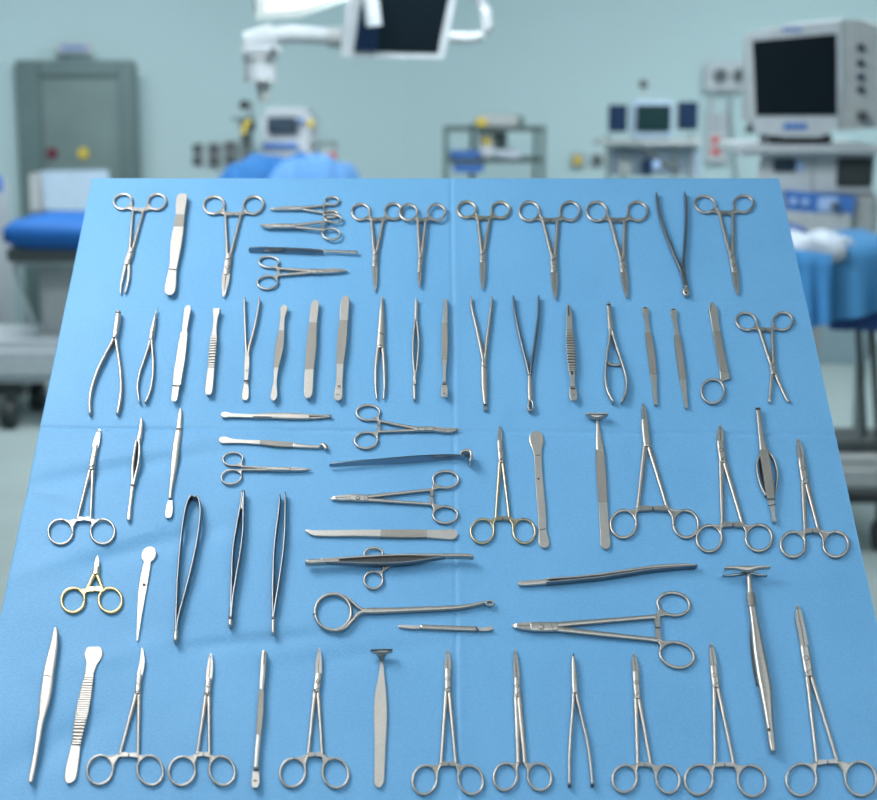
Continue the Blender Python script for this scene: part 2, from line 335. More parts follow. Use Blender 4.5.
flat('ribbed_forceps', 'narrow tweezers with flared square tip and cross ridges, fourth in the second row', 'tweezers', 'K5',
     [('tip','satin',[(613,78,30),(611,95,28),(608,120,19),(604,160,17),(601,190,24)]), ('grip','satin',[(601,190,27),(596,250,29),(590,322,27)],'ribs',13), ('end_tab','satin',[(590,322,28),(584,380,31),(580,420,31),(578,438,20)])], two=True)
T = Tool('spreading_forceps', 'V-shaped forceps with a rounded flat near tab, between ridged tweezers and small elevator', 'tweezers', K['K5'])
T.rod('arm', [(730,36,8),(729,60,9),(731,120,9),(734,200,10),(738,275,11)], 'steel', t=.005, z=.003, prof='soft')
T.rod('arm', [(789,36,8),(790,60,9),(780,120,10),(764,190,11),(750,240,12),(744,280,11)], 'steel', t=.005, z=.003, prof='soft')
T.rod('body', [(740,265,17),(740,300,21),(738,340,20),(736,380,17)], 'satin', t=.005, z=.0028, prof='flat')
T.rod('end_tab', [(736,385,18),(735,405,22),(733,435,31),(732,455,27),(732,463,14)], 'satin', t=.003, z=.0018, prof='flat')
T.rod('band', [(726,380,5),(747,380,5)], 'slot', t=.0006, z=.0055, prof='flat'); T.text('engraved_mark', 739, 335, 'AL', 12, 80, .0056)
flat('small_elevator', 'small thin double-ended elevator with knurled middle, left of the two wide knurled tweezers', 'tweezers', 'K6',
     [('tip','satin',[(101,65,14),(101,76,30),(98,95,27),(94,120,19),(90,172,23)]), ('grip','satin',[(90,172,25),(81,245,35),(68,325,22)],'knurl'), ('shaft','satin',[(68,325,20),(64,370,15),(62,400,15)]), ('end_tab','satin',[(62,400,17),(60,425,25),(58,448,27),(56,463,12)])], two=True)
flat('thumb_forceps', 'wide knurled tweezers with plain rounded ends, no engraving, in the second row', 'tweezers', 'K6',
     [('tip','satin',[(232,44,14),(231,55,30),(228,80,34),(222,138,32)]), ('grip','satin',[(222,138,33),(215,235,43),(207,333,38)],'knurl'), ('end_tab','satin',[(207,333,38),(204,390,37),(202,430,36),(200,452,20)])], two=True)
flat('thumb_forceps', 'longest wide knurled tweezers with dark letters engraved near its rounded near end', 'tweezers', 'K6',
     [('tip','satin',[(358,26,14),(357,40,32),(354,70,37),(350,128,35)]), ('grip','satin',[(350,128,36),(343,210,41),(335,310,31)],'knurl'), ('end_tab','satin',[(335,310,30),(333,360,27),(331,395,27),(328,430,34),(326,452,32),(326,462,16)])], two=True, marks=[(331,402,15,95,'LR'), (325,436,16,90,'E')])
T = Tool('pointed_forceps', 'dividers-like pointed forceps joined at the far tip with two prongs toward the viewer', 'tweezers', K['K6'])
T.rod('body', [(510,26,6),(509,60,14),(508,120,24),(506,180,30),(504,225,32),(504,245,26)], 'joint_steel', t=.005, z=.0028, prof='soft')
T.rod('prong', [(497,225,15),(489,280,15),(484,340,14),(484,400,12),(488,458,6)], 'steel', t=.0045, z=.0026, prof='soft')
T.rod('prong', [(512,225,15),(517,280,15),(520,340,14),(521,400,12),(516,458,6)], 'steel', t=.0045, z=.0026, prof='soft')
T.rod('joint_seam', [(498,177,4),(516,186,4)], 'engraving', t=.0004, z=.0055, prof='flat'); T.rod('joint_seam', [(492,232,3),(506,228,3)], 'engraving', t=.0004, z=.0055, prof='flat')
T = Tool('cross_action_forceps', 'slim cross-action tweezers with a long narrow blue loop in the middle of the second row', 'tweezers', K['K6'])
T.rod('tip', [(653,38,8),(653,60,13),(652,100,14),(651,140,16)], 'satin', t=.004, z=.003, prof='soft')
T.rod('arm', [(649,130,8),(643,180,9),(639,240,9),(641,310,9),(647,360,8),(650,400,7)], 'steel', t=.006, z=.0034, prof='soft')
T.rod('arm', [(654,130,8),(660,180,9),(663,230,9),(658,300,9),(650,360,8),(643,400,7)], 'steel', t=.006, z=.0034, prof='soft')
T.rod('end_tab', [(646,360,14),(645,400,13),(646,435,13),(646,461,11)], 'steel', t=.005, z=.003, prof='soft')
flat('fine_elevator', 'slim knurled tweezers with a square near tab, right of the cross-action tweezers', 'tweezers', 'K6',
     [('tip','satin',[(775,38,11),(775,60,15),(774,95,18),(772,140,22)]), ('grip','satin',[(772,140,24),(772,215,27),(771,292,24)],'knurl'), ('shaft','satin',[(771,292,21),(770,340,14),(770,385,13)]), ('end_tab','satin',[(770,390,20),(771,415,27),(771,436,29),(771,448,22)])], two=True, bands=[((762,392),(779,392),5)], marks=[(770,432,12,90,'8')])
T = Tool('dressing_forceps', 'V-shaped forceps with satin body and stub end, just right of the cloth fold', 'tweezers', K['K7'])
T.rod('arm', [(88,30,7),(92,80,11),(107,140,14),(124,215,16),(138,285,16),(140,320,14)], 'steel', t=.005, z=.0028, prof='soft')
T.rod('arm', [(175,30,7),(172,80,11),(164,140,13),(155,220,15),(148,285,15),(146,320,14)], 'steel', t=.005, z=.0028, prof='soft')
T.rod('body', [(142,300,23),(143,350,26),(144,410,25),(146,450,20),(147,480,15)], 'joint_steel', t=.005, z=.003, prof='soft')
T.rod('end_stub', [(147,478,12),(147,504,14)], 'steel', t=.004, z=.0025, prof='flat'); T.rod('joint_seam', [(132,314,3),(153,326,3)], 'engraving', t=.0004, z=.0058, prof='flat'); T.rod('band', [(141,479,4),(153,479,4)], 'slot', t=.0004, z=.0056, prof='flat')
T = Tool('tenaculum_forceps', 'darker V-shaped forceps ending in a round dark hook, left of the ribbed flat tweezers', 'tweezers', K['K7'])
T.rod('arm', [(265,28,7),(271,90,11),(284,160,12),(303,240,13),(322,315,13),(331,360,12)], 'dark_steel', t=.006, z=.0034, prof='soft')
T.rod('arm', [(370,28,7),(370,90,10),(363,160,11),(352,240,12),(341,315,12),(336,360,12)], 'dark_steel', t=.006, z=.0034, prof='soft')
T.rod('body', [(333,345,16),(334,390,20),(335,430,22),(336,470,18)], 'joint_steel', t=.005, z=.003, prof='soft')
T.rod('hook', [(331,465,9),(327,485,9),(327,500,9),(333,508,9)], 'steel', t=.006, z=.004); T.rod('hook', [(341,465,9),(346,485,9),(346,500,9),(339,508,9)], 'steel', t=.006, z=.004)
flat('ribbed_forceps', 'flat tweezers with closely ridged middle, slit tip and marked tab, in the second row', 'tweezers', 'K7',
     [('tip','satin',[(494,60,6),(495,75,15),(498,110,22),(499,168,25)]), ('grip','satin',[(499,168,29),(505,250,35),(510,340,29)],'ribs',17), ('shaft','satin',[(510,340,24),(512,375,18),(513,405,20)]), ('end_tab','satin',[(513,408,26),(515,430,31),(516,450,31),(516,462,20)])], two=True, bands=[((494,66),(497,108),5), ((503,410),(524,412),5), ((508,340),(511,352),8)], marks=[(516,438,13,85,'8')])
T = Tool('spring_retractor', 'spring-handled spreader with a crossbar and bowed arms curving inward at the near end', 'pliers', K['K7'])
T.rod('head', [(663,58,16),(664,85,17),(667,120,20),(671,160,22),(674,195,20)], 'joint_steel', t=.006, z=.0034, prof='soft')
T.rod('arm', [(669,170,10),(664,220,10),(656,275,10),(650,335,10),(650,385,11),(660,430,12),(682,472,9)], 'steel', t=.007, z=.004, prof='soft')
T.rod('arm', [(676,170,10),(690,225,10),(710,285,10),(728,340,10),(738,385,11),(734,430,12),(717,472,9)], 'steel', t=.007, z=.004, prof='soft')
T.rod('crossbar', [(657,308,9),(685,313,10),(710,312,9)], 'steel'); T.rod('crossbar_nut', [(660,308,16),(667,310,16)], 'joint_steel')
T.rod('jaw_notch', [(655,61,4),(671,61,4)], 'slot', t=.002, z=.0065, prof='flat')
def dd(lab, pts, cr):
    a, b, c, d, e = pts
    T = flat('double_elevator', lab, 'elevator', cr, [('flared_tip','satin',[a+(22,), lerp(a,b,.15)+(29,), lerp(a,b,.35)+(19,), lerp(a,b,.7)+(16,), b+(22,)]), ('grip','satin',[b+(26,), c+(30,), d+(28,)],'knurl'), ('shaft','satin',[d+(27,), lerp(d,e,.45)+(19,), lerp(d,e,.8)+(16,), e+(15,)])], t=.0034, z=.002)
    T.rod('tip_cup', [(a[0]-7,a[1]-1,4),(a[0]+8,a[1]-1,4)], 'slot', t=.001, z=.0036, prof='flat')
dd('knurled double-ended elevator, left one of the matching pair near the spring spreader', [(105,75),(117,182),(130,265),(140,355),(150,482)], 'K8')
dd('knurled double-ended elevator, right one of the matching pair, beside the single-ring tool', [(223,82),(238,194),(250,280),(263,376),(277,494)], 'K8')
T = flat('ring_handled_elevator', 'flat knurled blade with one finger ring at its near end', 'elevator', 'K8',
     [('blade_tip','satin',[(384,55,10),(386,65,22),(390,85,36),(396,130,32),(403,176,30)]), ('grip','satin',[(403,176,32),(420,265,33),(436,345,36)],'knurl'), ('shoulder','satin',[(434,340,36),(440,372,42)])], t=.003, z=.002)
T.rod('finger_ring', T.ell((388,423,48,50), 10), 'steel', t=.0034, z=.0021, closed=True)
T.rod('shoulder', [(455,366,12),(432,374,14),(415,385,10)], 'steel', t=.003, z=.002, prof='soft'); T.rod('blade_edge', [(381,60,3),(376,90,3)], 'engraving', t=.0004, z=.0037, prof='flat')
ringed('curved_hemostat', 'ring clamp with long crossed open jaws at the right end of the second row', 'clamp', 'K8', (528,131,43,35,18), (680,131,42,36,-16), (582,166), (636,167), (637,310), (642,350), (640,400), ws=13, wj=24,
       jaws=[[(640,330,15),(633,370,14),(629,420,12),(625,470,11)], [(644,330,15),(656,365,14),(677,415,12),(696,455,11),(708,468,9)]])
# ---- third row
ringed('straight_hemostat', 'ring clamp with far-pointing tip, leftmost in the row below the pliers', 'clamp', 'P', (60.6,532,12.2,12.3), (102.8,531.8,12,12.2), (77.6,519.5), (90.8,519.5), (91.8,468), (95.4,448), (99.8,429), ws=3.2, wr=2.4, wj=5.6, jw=6)
T = Tool('cross_action_forceps', 'satin tweezers with narrow black gap, between left ring clamp and long banded handle', 'tweezers', K['L1'])
T.rod('tip', [(466,75,7),(466,95,14),(461,140,20),(452,180,22)], 'satin', t=.005, z=.003, prof='soft')
T.rod('arm', [(446,170,9),(437,220,10),(430,275,12),(429,330,13),(427,360,10)], 'satin', t=.006, z=.0034, prof='soft')
T.rod('arm', [(456,170,10),(458,220,10),(452,275,10),(440,325,11),(432,360,10)], 'satin', t=.006, z=.0034, prof='soft')
T.rod('inner_gap', [(449,185,4),(441,270,9),(434,335,4)], 'slot', t=.001, z=.0008, prof='flat')
T.rod('end_tab', [(430,340,18),(425,390,16),(420,430,14),(415,475,18),(413,505,15)], 'satin', t=.004, z=.0025, prof='soft')
flat('scalpel_handle', 'long pale handle with dark bands near both ends, left of the tall dark tweezers', 'scalpel handle', 'L1',
     [('tip','satin',[(629,33,6),(629,50,15),(626,80,20),(622,122,23)],'soft'), ('handle','satin',[(622,128,27),(612,190,31),(604,260,30),(597,320,23),(590,370,16),(586,415,15)],'soft',1.8), ('end_tab','satin',[(586,422,20),(583,450,29),(580,475,33),(579,494,20)])], bands=[((611,125),(632,125),5)], t=.003)
T = flat('slotted_forceps', 'upper one of two thin sideways tweezers, with a split square right end', 'tweezers', 'L2',
     [('end_tab','satin',[(133,96,14),(145,95,34),(165,95,37),(205,99,23),(330,103,22)]), ('body','satin',[(330,103,22),(420,100,32),(520,101,37),(620,104,36),(690,106,30)],'soft',1.6)], t=.003, z=.0024)
T.rod('prong', [(685,97,14),(750,98,10),(810,102,10)], 'steel', t=.003, z=.003, prof='soft'); T.rod('prong', [(685,115,14),(750,112,11),(810,106,9)], 'steel', t=.003, z=.0022, prof='soft')
T.rod('prong_tip', [(800,102,22),(822,104,20)], 'steel', t=.0035, z=.0026); T.rod('side_groove', [(333,104,4),(450,106,4)], 'slot', t=.0004, z=.0048, prof='flat')
T = flat('curette', 'lower one of two thin sideways instruments, knurled with a small round cup on the right', 'curette', 'L2',
     [('end_tab','satin',[(120,254,14),(132,253,38),(155,254,44),(205,260,28),(280,264,22),(375,268,26)]), ('grip','satin',[(375,268,28),(480,278,34),(582,284,30)],'knurl'), ('shaft','satin',[(582,284,27),(660,292,20),(755,296,16)],'soft',1.2)], t=.003)
T.rod('cup', [(748,288,10),(770,281,22),(784,292,32),(790,304,26),(780,312,10)], 'steel', t=.005, z=.003)
ringed('iris_scissors', 'small horizontal scissors with rings left, under the thin sideways curette', 'scissors', 'L2', (207,371,62,41,-3), (197,484,63,44,-8), (266,420), (262,440), (440,434), (555,436), (700,438), ws=13, wr=12, wj=21, jw=20, ratchet=False, screw=False, slit=.2)
ringed('curved_hemostat', 'horizontal clamp with curved pointed tip right, above the hooked blue blade', 'clamp', 'L3', (235,62,57,37,0), (225,197,56,39,-3), (288,104), (286,156), (470,143), (545,142), (680,142), ws=12, wr=11, wj=20, jw=20, mid=[(600,149),(640,150)])
T = flat('hooked_retractor', 'long sideways blue-grey blade with a curled hook at its right end', 'retractor', 'L3',
     [('blade','polished',[(48,315,10),(60,316,20),(150,309,25),(300,300,30),(450,289,35),(600,280,31),(700,278,26)],'roll')], t=.0016, z=.0048)
T.rod('blade_rim', [(60,307,4),(250,293,4),(450,277,4),(640,267,4),(690,266,4)], 'satin', t=.001, z=.0055)
T.rod('hook', [(685,268,12),(705,258,15),(725,256,15),(736,268,16),(736,290,16),(730,312,12)], 'joint_steel', t=.012, z=.0075, prof='soft')
ringed('needle_holder', 'medium horizontal needle holder with rings right, below the hooked blue blade', 'needle holder', 'L3', (613,388,62,41,0), (611,560,60,40,0), (545,438), (545,508), (225,479), (160,477), (48,481), ws=14, wr=12, wj=30, jw=26, lift=0)
ringed('needle_holder', 'scissor clamp with brass-coloured rings standing beside the round-ended spatula', 'needle holder', 'L4', (177,548,48,50,15), (352,548,46,50,-15), (233,496), (290,495), (256,255), (250,180), (250,108), ws=13, wr=11, wj=24, jw=20, mat='tarnish', rmat='brass')
T = flat('spatula', 'flat plain spatula with two rounded ends, right of the brass-ringed clamp', 'spatula', 'L4',
     [('blade_end','satin',[(403,133,20),(403,139,40),(403,150,55),(403,167,61),(404,184,54),(406,203,41),(408,222,35),(409,235,34)]), ('handle','satin',[(409,235,32),(412,300,31),(418,380,34),(425,460,34),(429,540,33),(433,580,42),(435,598,44),(436,612,34),(436,619,14)])], t=.0026)
T.rod('cross_line', [(400,231,2),(420,230,2)], 'engraving', t=.0003, z=.0032, prof='flat'); dot(T, 411, 329, 5, .0029); T.rod('cross_line', [(415,542,2),(442,537,2)], 'engraving', t=.0003, z=.0032, prof='flat')
T = flat('tongue_elevator', 'long knurled handle with a T-shaped scoop head, between spatula and wide ring clamp', 'retractor', 'L4',
     [('neck','satin',[(657,78,14),(660,110,17),(663,150,24),(666,185,32),(668,212,34)],'soft',1.2), ('grip','satin',[(668,212,36),(674,320,41),(681,430,38)],'knurl'), ('handle','satin',[(681,430,37),(685,500,39),(689,570,41),(691,600,43),(692,617,32),(692,624,14)])], t=.0034)
T.rod('scoop_head', [(610,60,8),(630,66,18),(655,69,24),(680,66,18),(701,60,8)], 'joint_steel', t=.008, z=.006); T.rod('scoop_rim', [(608,59,5),(655,57,6),(702,59,5)], 'satin', t=.003, z=.0112)
ringed('bone_forceps', 'very wide-spread ring clamp with fine beak, right of the knurled T-headed handle', 'clamp', 'L5', (80,418,43,46,10), (290,418,42,46,-14), (128,367), (228,366), (158,150), (151,75), (145,12), ws=14, wr=10, wj=24, jw=17, screw=False)
ringed('needle_holder', 'ring clamp with blunt dark-tipped jaws, its left ring touching the wide-spread clamp', 'clamp', 'L5', (369,467,42,44,10), (537,465,44,44,-15), (413,421), (482,421), (414,205), (406,145), (405,85), ws=14, wr=10, wj=24, jw=25)
T = Tool('spring_forceps', 'short flat-bodied forceps with curved side springs and square tip, near the right edge', 'tweezers', K['L5'])
T.rod('tip', [(533,28,14),(534,45,15),(538,80,16),(545,130,20),(552,175,28)], 'joint_steel', t=.005, z=.004, prof='soft')
T.rod('body', [(552,170,29),(562,230,31),(571,290,30),(577,335,24)], 'knurl', t=.004, z=.006, prof='flat')
T.rod('spring', [(544,178,7),(532,205,7),(530,240,7),(540,285,7),(560,325,7)], 'steel', t=.005, z=.003, prof='soft')
T.rod('spring', [(570,178,7),(588,205,7),(598,245,7),(596,285,7),(585,325,7)], 'steel', t=.005, z=.003, prof='soft')
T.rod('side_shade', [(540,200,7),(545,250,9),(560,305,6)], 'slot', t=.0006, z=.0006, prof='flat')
T.rod('end_tab', [(574,325,24),(580,355,18),(584,385,13),(587,413,15)], 'satin', t=.004, z=.003, prof='flat'); T.rod('jaw_notch', [(525,30,6),(541,30,6)], 'slot', t=.002, z=.0062, prof='flat'); T.rod('joint_seam', [(566,357,3),(592,352,3)], 'engraving', t=.0004, z=.0053, prof='flat')
ringed('curved_hemostat', 'ring clamp nearest the right edge in the middle of the drape', 'clamp', 'L5', (652,487,41,42,10), (796,487,42,42,-15), (692,443), (738,441), (691,275), (680,205), (668,130), ws=14, wr=10, wj=24, jw=22)
# ---- fourth row
T = ringed('baby_needle_holder', 'tiny short golden clamp near the left edge of the drape', 'clamp', 'L6', (135,377,36,38,15), (252,377,36,38,-15), (179,344), (228,343), (206,296), (209,276), (212,238), ws=13, wr=10, wj=20, jw=14, mat='gold', jmat='tarnish', screw=False)
T = flat('probe_spatula', 'small pale disc-headed spatula tapering to a point, beside the tiny golden clamp', 'spatula', 'L6',
     [('disc_head','satin',[(376,211,16),(375,218,36),(373,232,45),(370,246,40),(368,256,26),(367,264,22)]), ('handle','satin',[(367,262,23),(360,300,27),(352,350,26),(346,400,19),(341,450,12),(336,503,5)])], t=.002)
dot(T, 357, 328, 5, .0028)
T = Tool('hooked_forceps', 'tallest dark tweezers with inward hooked tips, left one of the three standing together', 'tweezers', K['L6'])
T.rod('arm', [(512,57,5),(504,56,8),(492,80,8),(480,140,8),(471,220,8),(463,320,9),(459,420,9),(457,480,10)], 'dark_steel', t=.009, z=.005, prof='soft')
T.rod('arm', [(514,60,5),(523,57,8),(532,75,8),(534,120,8),(523,200,9),(504,290,9),(483,370,9),(467,430,9),(459,480,10)], 'dark_steel', t=.009, z=.005, prof='soft')
T.rod('end_weld', [(459,465,13),(458,490,15),(457,508,13)], 'steel', t=.009, z=.005, prof='soft')
T = Tool('adson_forceps', 'dark slim tweezers joined at the tip, middle one of the three standing together', 'tweezers', K['L6'])
T.rod('arm', [(666,40,7),(660,85,8),(648,150,8),(637,220,8),(633,300,9),(631,380,10),(629,440,10)], 'dark_steel', t=.009, z=.005, prof='soft')
T.rod('arm', [(671,40,7),(669,90,8),(668,160,8),(660,230,8),(648,300,9),(637,370,10),(631,440,10)], 'dark_steel', t=.009, z=.005, prof='soft')
T.rod('tip', [(669,36,8),(667,60,13),(662,95,13)], 'satin', t=.006, z=.006, prof='soft'); T.rod('end_weld', [(631,390,13),(629,440,14),(628,460,12)], 'steel', t=.008, z=.0045, prof='soft')
T = Tool('splinter_forceps', 'dark slim tweezers with separate pointed tips, right one of the three standing together', 'tweezers', K['L6'])
T.rod('arm', [(783,50,5),(780,100,7),(772,160,8),(765,230,8),(762,310,9),(761,390,10),(762,440,10)], 'dark_steel', t=.008, z=.0045, prof='soft')
T.rod('arm', [(800,43,5),(800,110,7),(798,180,8),(791,250,8),(781,320,9),(770,390,10),(763,440,10)], 'dark_steel', t=.008, z=.0045, prof='soft')
T.rod('end_weld', [(765,400,12),(763,440,13),(762,484,11)], 'steel', t=.007, z=.004, prof='soft')
T = flat('amputation_knife', 'pale sideways knife with slanted blade point left and knurled grip', 'knife', 'L7',
     [('blade','satin',[(62,121,3),(75,127,13),(95,133,21),(130,134,24),(195,134,26)]), ('handle','satin',[(190,135,25),(260,134,26),(362,135,29)],'',1.3), ('grip','satin',[(362,135,30),(450,136,33),(545,136,32)],'knurl'), ('end_tab','satin',[(545,136,31),(600,138,35),(645,138,40),(660,138,32),(667,138,16)])], t=.003)
T = Tool('russian_forceps', 'long sideways tweezers with a black gap, lying across the small ring scissors', 'tweezers', K['L7'], None, .0038)
T.rod('arm', [(120,250,10),(200,245,9),(330,236,9),(460,231,9),(600,232,12),(700,232,13),(731,237,9)], 'steel', t=.007, z=.0045, prof='soft')
T.rod('arm', [(120,256,12),(200,258,12),(330,261,13),(450,258,12),(540,247,10),(620,234,10)], 'dark_steel', t=.006, z=.004, prof='soft')
T.rod('end_weld', [(65,256,14),(75,257,19),(130,255,17),(200,251,16)], 'steel', t=.007, z=.004, prof='soft')
T.rod('inner_face', [(190,251,3),(330,247,20),(440,243,20),(560,238,8)], 'slot', t=.001, z=.005, prof='flat')  # black sheet laid between the arms to show the dark gap
T = ringed('folding_scissors', 'small ring scissors mostly hidden beneath the long sideways tweezers', 'scissors', 'L7', (333,215,37,24,-5), (333,320,37,34,-3), (362,240), (370,284), (400,257), (440,252), (500,250), ws=10, wr=9, wj=13, jw=12, ratchet=False, screw=False)
T.rod('knob', [(368,272,10),(380,270,14),(386,278,9)], 'steel')
T = Tool('ring_curette', 'large single-ring handle with long shaft and small eyelet at right end', 'curette', K['L7'])
T.rod('handle_ring', T.ell((172,448,72,72), 13), 'steel', t=.005, z=.003, closed=True)
T.rod('ring_band', [(180,374,8),(220,386,9),(252,412,11),(275,432,14),(300,443,16)], 'steel', t=.005, z=.0035); T.rod('ring_band', [(180,524,10),(220,512,11),(252,480,13),(275,455,15),(300,444,16)], 'steel', t=.005, z=.0035)
T.rod('shaft', [(285,442,16),(310,443,24),(400,441,22),(500,437,20),(600,433,19),(680,428,17),(740,418,14),(780,409,12)], 'steel', t=.0055, z=.0035)
T.rod('eyelet', T.ell((797,413,16,9,0), 8), 'steel', t=.004, z=.004, closed=True)
T.rod('seam', [(90,455,3),(103,455,3)], 'engraving', t=.001, z=.0052, prof='flat')
T = flat('small_scalpel', 'smallest sideways double-ended scalpel below the eyelet of the single-ring shaft', 'scalpel', 'L7',
     [('blade','satin',[(431,505,5),(450,505,12),(490,508,14),(522,508,13)]), ('handle','steel',[(518,507,17),(600,510,18),(680,513,19),(745,515,19)],'soft',2.2), ('blade','satin',[(748,517,11),(775,516,16),(800,513,17),(808,510,11)])], t=.002)
T.rod('band', [(743,509,5),(752,520,5)], 'slot', t=.0006, z=.0042, prof='flat')
T = Tool('long_forceps', 'long slim sideways tweezers with pale left tip, above the biggest horizontal needle holder', 'tweezers', K['L8'])
T.rod('tip', [(82,99,8),(95,98,14),(130,96,15),(175,92,14)], 'satin', t=.004, z=.003, prof='soft')
T.rod('arm', [(165,87,5),(240,82,6),(320,74,6),(400,62,7),(480,51,8),(560,46,8),(606,47,5)], 'steel', t=.006, z=.004, prof='soft')
T.rod('arm', [(165,97,6),(240,90,8),(320,82,8),(400,70,8),(480,58,7),(560,51,6),(602,49,4)], 'dark_steel', t=.007, z=.004, prof='soft')
ringed('needle_holder', 'biggest horizontal needle holder with dark curved nose on the left', 'needle holder', 'L8', (537,158,47,33,8), (547,307,50,36,14), (488,195), (492,264), (190,225), (125,225), (64,222), ws=13, wr=9, wj=26, jw=22)
T = Tool('bone_clamp_retractor', 'long heavy handle with a double T-bar head, standing at the right side', 'retractor', K['M5'])
T.rod('crossbar', [(147,29,8),(185,27,12),(225,30,20),(262,26,12),(300,25,8)], 'joint_steel', t=.006, z=.012); T.rod('prong', [(142,53,6),(170,52,9),(205,47,10),(222,42,12)], 'polished', t=.004, z=.006); T.rod('prong', [(290,53,6),(265,51,9),(245,46,10),(232,42,12)], 'polished', t=.004, z=.006)
T.rod('neck', [(227,30,24),(230,60,17),(233,90,19),(235,118,23)], 'joint_steel', t=.006, z=.006); T.rod('collar', [(235,112,28),(238,135,29),(240,158,28)], 'knurl', t=.0065, z=.006)
T.rod('handle', [(240,155,24),(250,220,28),(262,300,37),(276,380,42),(286,440,40),(294,510,30),(302,580,22),(308,625,21),(310,641,16)], 'steel', t=.008, z=.0055, prof='soft')
T.rod('lower_arm', [(240,200,14),(243,290,16),(252,360,18),(262,420,14)], 'slot', t=.003, z=.002); T.disc('rivet', 297, 566, 6, .0004, .0095, 'slot')
# ---- front row
T = flat('curved_elevator', 'wide pale bowed tweezers at the front left corner, leaning right', 'tweezers', 'M1',
     [('arm','satin',[(200,34,14),(199,60,24),(194,105,33),(181,175,44),(169,240,48),(160,310,50),(150,370,44),(140,420,33),(131,470,26),(118,560,22),(105,635,22),(94,690,22),(92,712,17)],'soft',1.4)], two=True)
T.rod('engraved_line', [(150,246,4),(163,242,4),(176,250,4)], 'engraving', t=.0003, z=.0079, prof='flat'); T.rod('engraved_line', [(148,290,2),(132,400,2),(127,440,3)], 'engraving', t=.0003, z=.0078, prof='flat')
T = flat('ribbed_periosteal_elevator', 'broad-headed pale tool with heavy cross ridges, second in the front row', 'elevator', 'M1',
     [('head','satin',[(369,121,50),(368,130,72),(367,150,83),(365,170,72),(360,190,52),(354,215,42),(348,238,38)]), ('grip','satin',[(348,238,40),(335,310,50),(322,380,54),(308,450,50),(290,546,38)],'ribs',28), ('handle','satin',[(290,546,40),(283,590,47),(272,650,54),(266,690,52),(262,708,36),(261,717,16)])], t=.003, bands=[((271,542),(309,546),5)], marks=[(285,523,16,88,'LR'), (280,590,12,88,'Y')])
rr = [('curved_hemostat', 'ring clamp with curved tip, first of the ring-handled tools in the front row', 'M1', (395,658,56,64,18), (615,660,56,65,-18), (482,592), (562,595), (561,318), (568,250), (579,124), 24, 24, [(581,185)]),
      ('mayo_scissors', 'ring scissors between the front row curved clamp and the slim marked tweezers', 'M2', (97,663,57,63,18), (273,662,55,64,-20), (164,591), (217,592), (209,325), (214,265), (223,147), 26, 28, [(221,200)]),
      ('straight_hemostat', 'ring clamp standing between slim marked tweezers and T-headed flat handle, front row', 'M2', (582,670,55,63,18), (770,672,56,65,-18), (650,592), (712,592), (687,310), (695,245), (699,124), 29, 29, None),
      ('straight_hemostat', 'large ring clamp just right of the flat T-headed handle in the front row', 'M3', (338,638,48,58,15), (522,638,48,58,-18), (403,575), (462,575), (430,280), (430,205), (430,118), 25, 26, None),
      ('metzenbaum_scissors', 'narrow scissors with shanks almost touching, front row, left of the ringless pliers', 'M3', (660,625,46,54,12), (796,626,46,54,-16), (711,572), (738,572), (708,300), (705,240), (697,115), 24, 24, None),
      ('curved_scissors', 'ring scissors just right of the ringless pliers in the front row', 'M4', (338,633,48,54,14), (510,635,46,56,-18), (390,577), (442,578), (388,305), (382,215), (373,133), 25, 26, None),
      ('straight_hemostat', 'ring clamp with dark ratchet gap, second ring tool from the right in the front row', 'M5', (63,733,46,50,12), (240,737,46,52,-18), (117,684), (180,684), (120,420), (113,362), (103,276), 24, 23, None),
      ('large_needle_holder', 'longest ring clamp with curved tip at the front right corner', 'M5', (405,733,50,53,12), (603,730,51,57,-18), (457,677), (525,673), (430,380), (416,295), (393,150), 28, 26, [(405,235),(396,190)])]
for i, (nm, lb, c, RL, RR, NL, NR, J0, J1, tp, wj, jw, mid) in enumerate(rr):
    k = K[c][2]
    ringed(nm, lb, 'scissors' if 'scissors' in nm else 'clamp', c, RL, RR, NL, NR, J0, J1, tp, ws=(18 if 'metz' in nm else 14.5)*k/4, wr=11*k/4, wj=wj, jw=jw, mid=mid, ratchet='metz' not in nm)
T = flat('adson_forceps', 'very slim upright tweezers with a marked square tab, front row left part', 'tweezers', 'M2',
     [('tip','satin',[(457,135,18),(455,170,24),(451,240,24),(445,310,20)],'soft',1.4), ('grip','satin',[(445,310,24),(441,400,28),(433,505,23)],'knurl'), ('shaft','satin',[(433,505,22),(427,570,21),(421,652,20)],'soft',1.4), ('end_tab','satin',[(421,660,27),(420,690,34),(418,720,36),(417,736,22)])], two=True, bands=[((411,658),(433,658),8), ((457,140),(455,195),4)], marks=[(418,704,18,90,'8')])
T = flat('flat_elevator', 'plain paddle-shaped handle with a T-shaped dark lip head in the front row', 'retractor', 'M3',
     [('neck','satin',[(165,150,14),(166,175,13),(166,200,18),(165,240,30),(163,290,46)]), ('handle','satin',[(163,290,46),(162,350,54),(162,420,53),(160,500,47),(158,580,44),(156,635,43),(155,655,36),(155,669,16)])], t=.0032)
T.rod('lip', [(124,124,8),(145,127,15),(166,128,17),(188,127,15),(209,122,8)], 'joint_steel', t=.007, z=.008); T.rod('web', [(166,130,52),(166,150,26),(166,164,13)], 'polished', t=.004, z=.0045, prof='flat')
T.rod('lip_rim', [(122,120,5),(166,119,6),(210,118,5)], 'slot', t=.002, z=.012)
T = Tool('ringless_pliers', 'slender ringless tool with two bare legs spreading toward the viewer, front row', 'pliers', K['M4'])
T.rod('jaw', [(133,138,8),(134,175,17),(136,220,22),(138,265,24),(139,295,20)], 'joint_steel', t=.006, z=.0035, prof='soft')
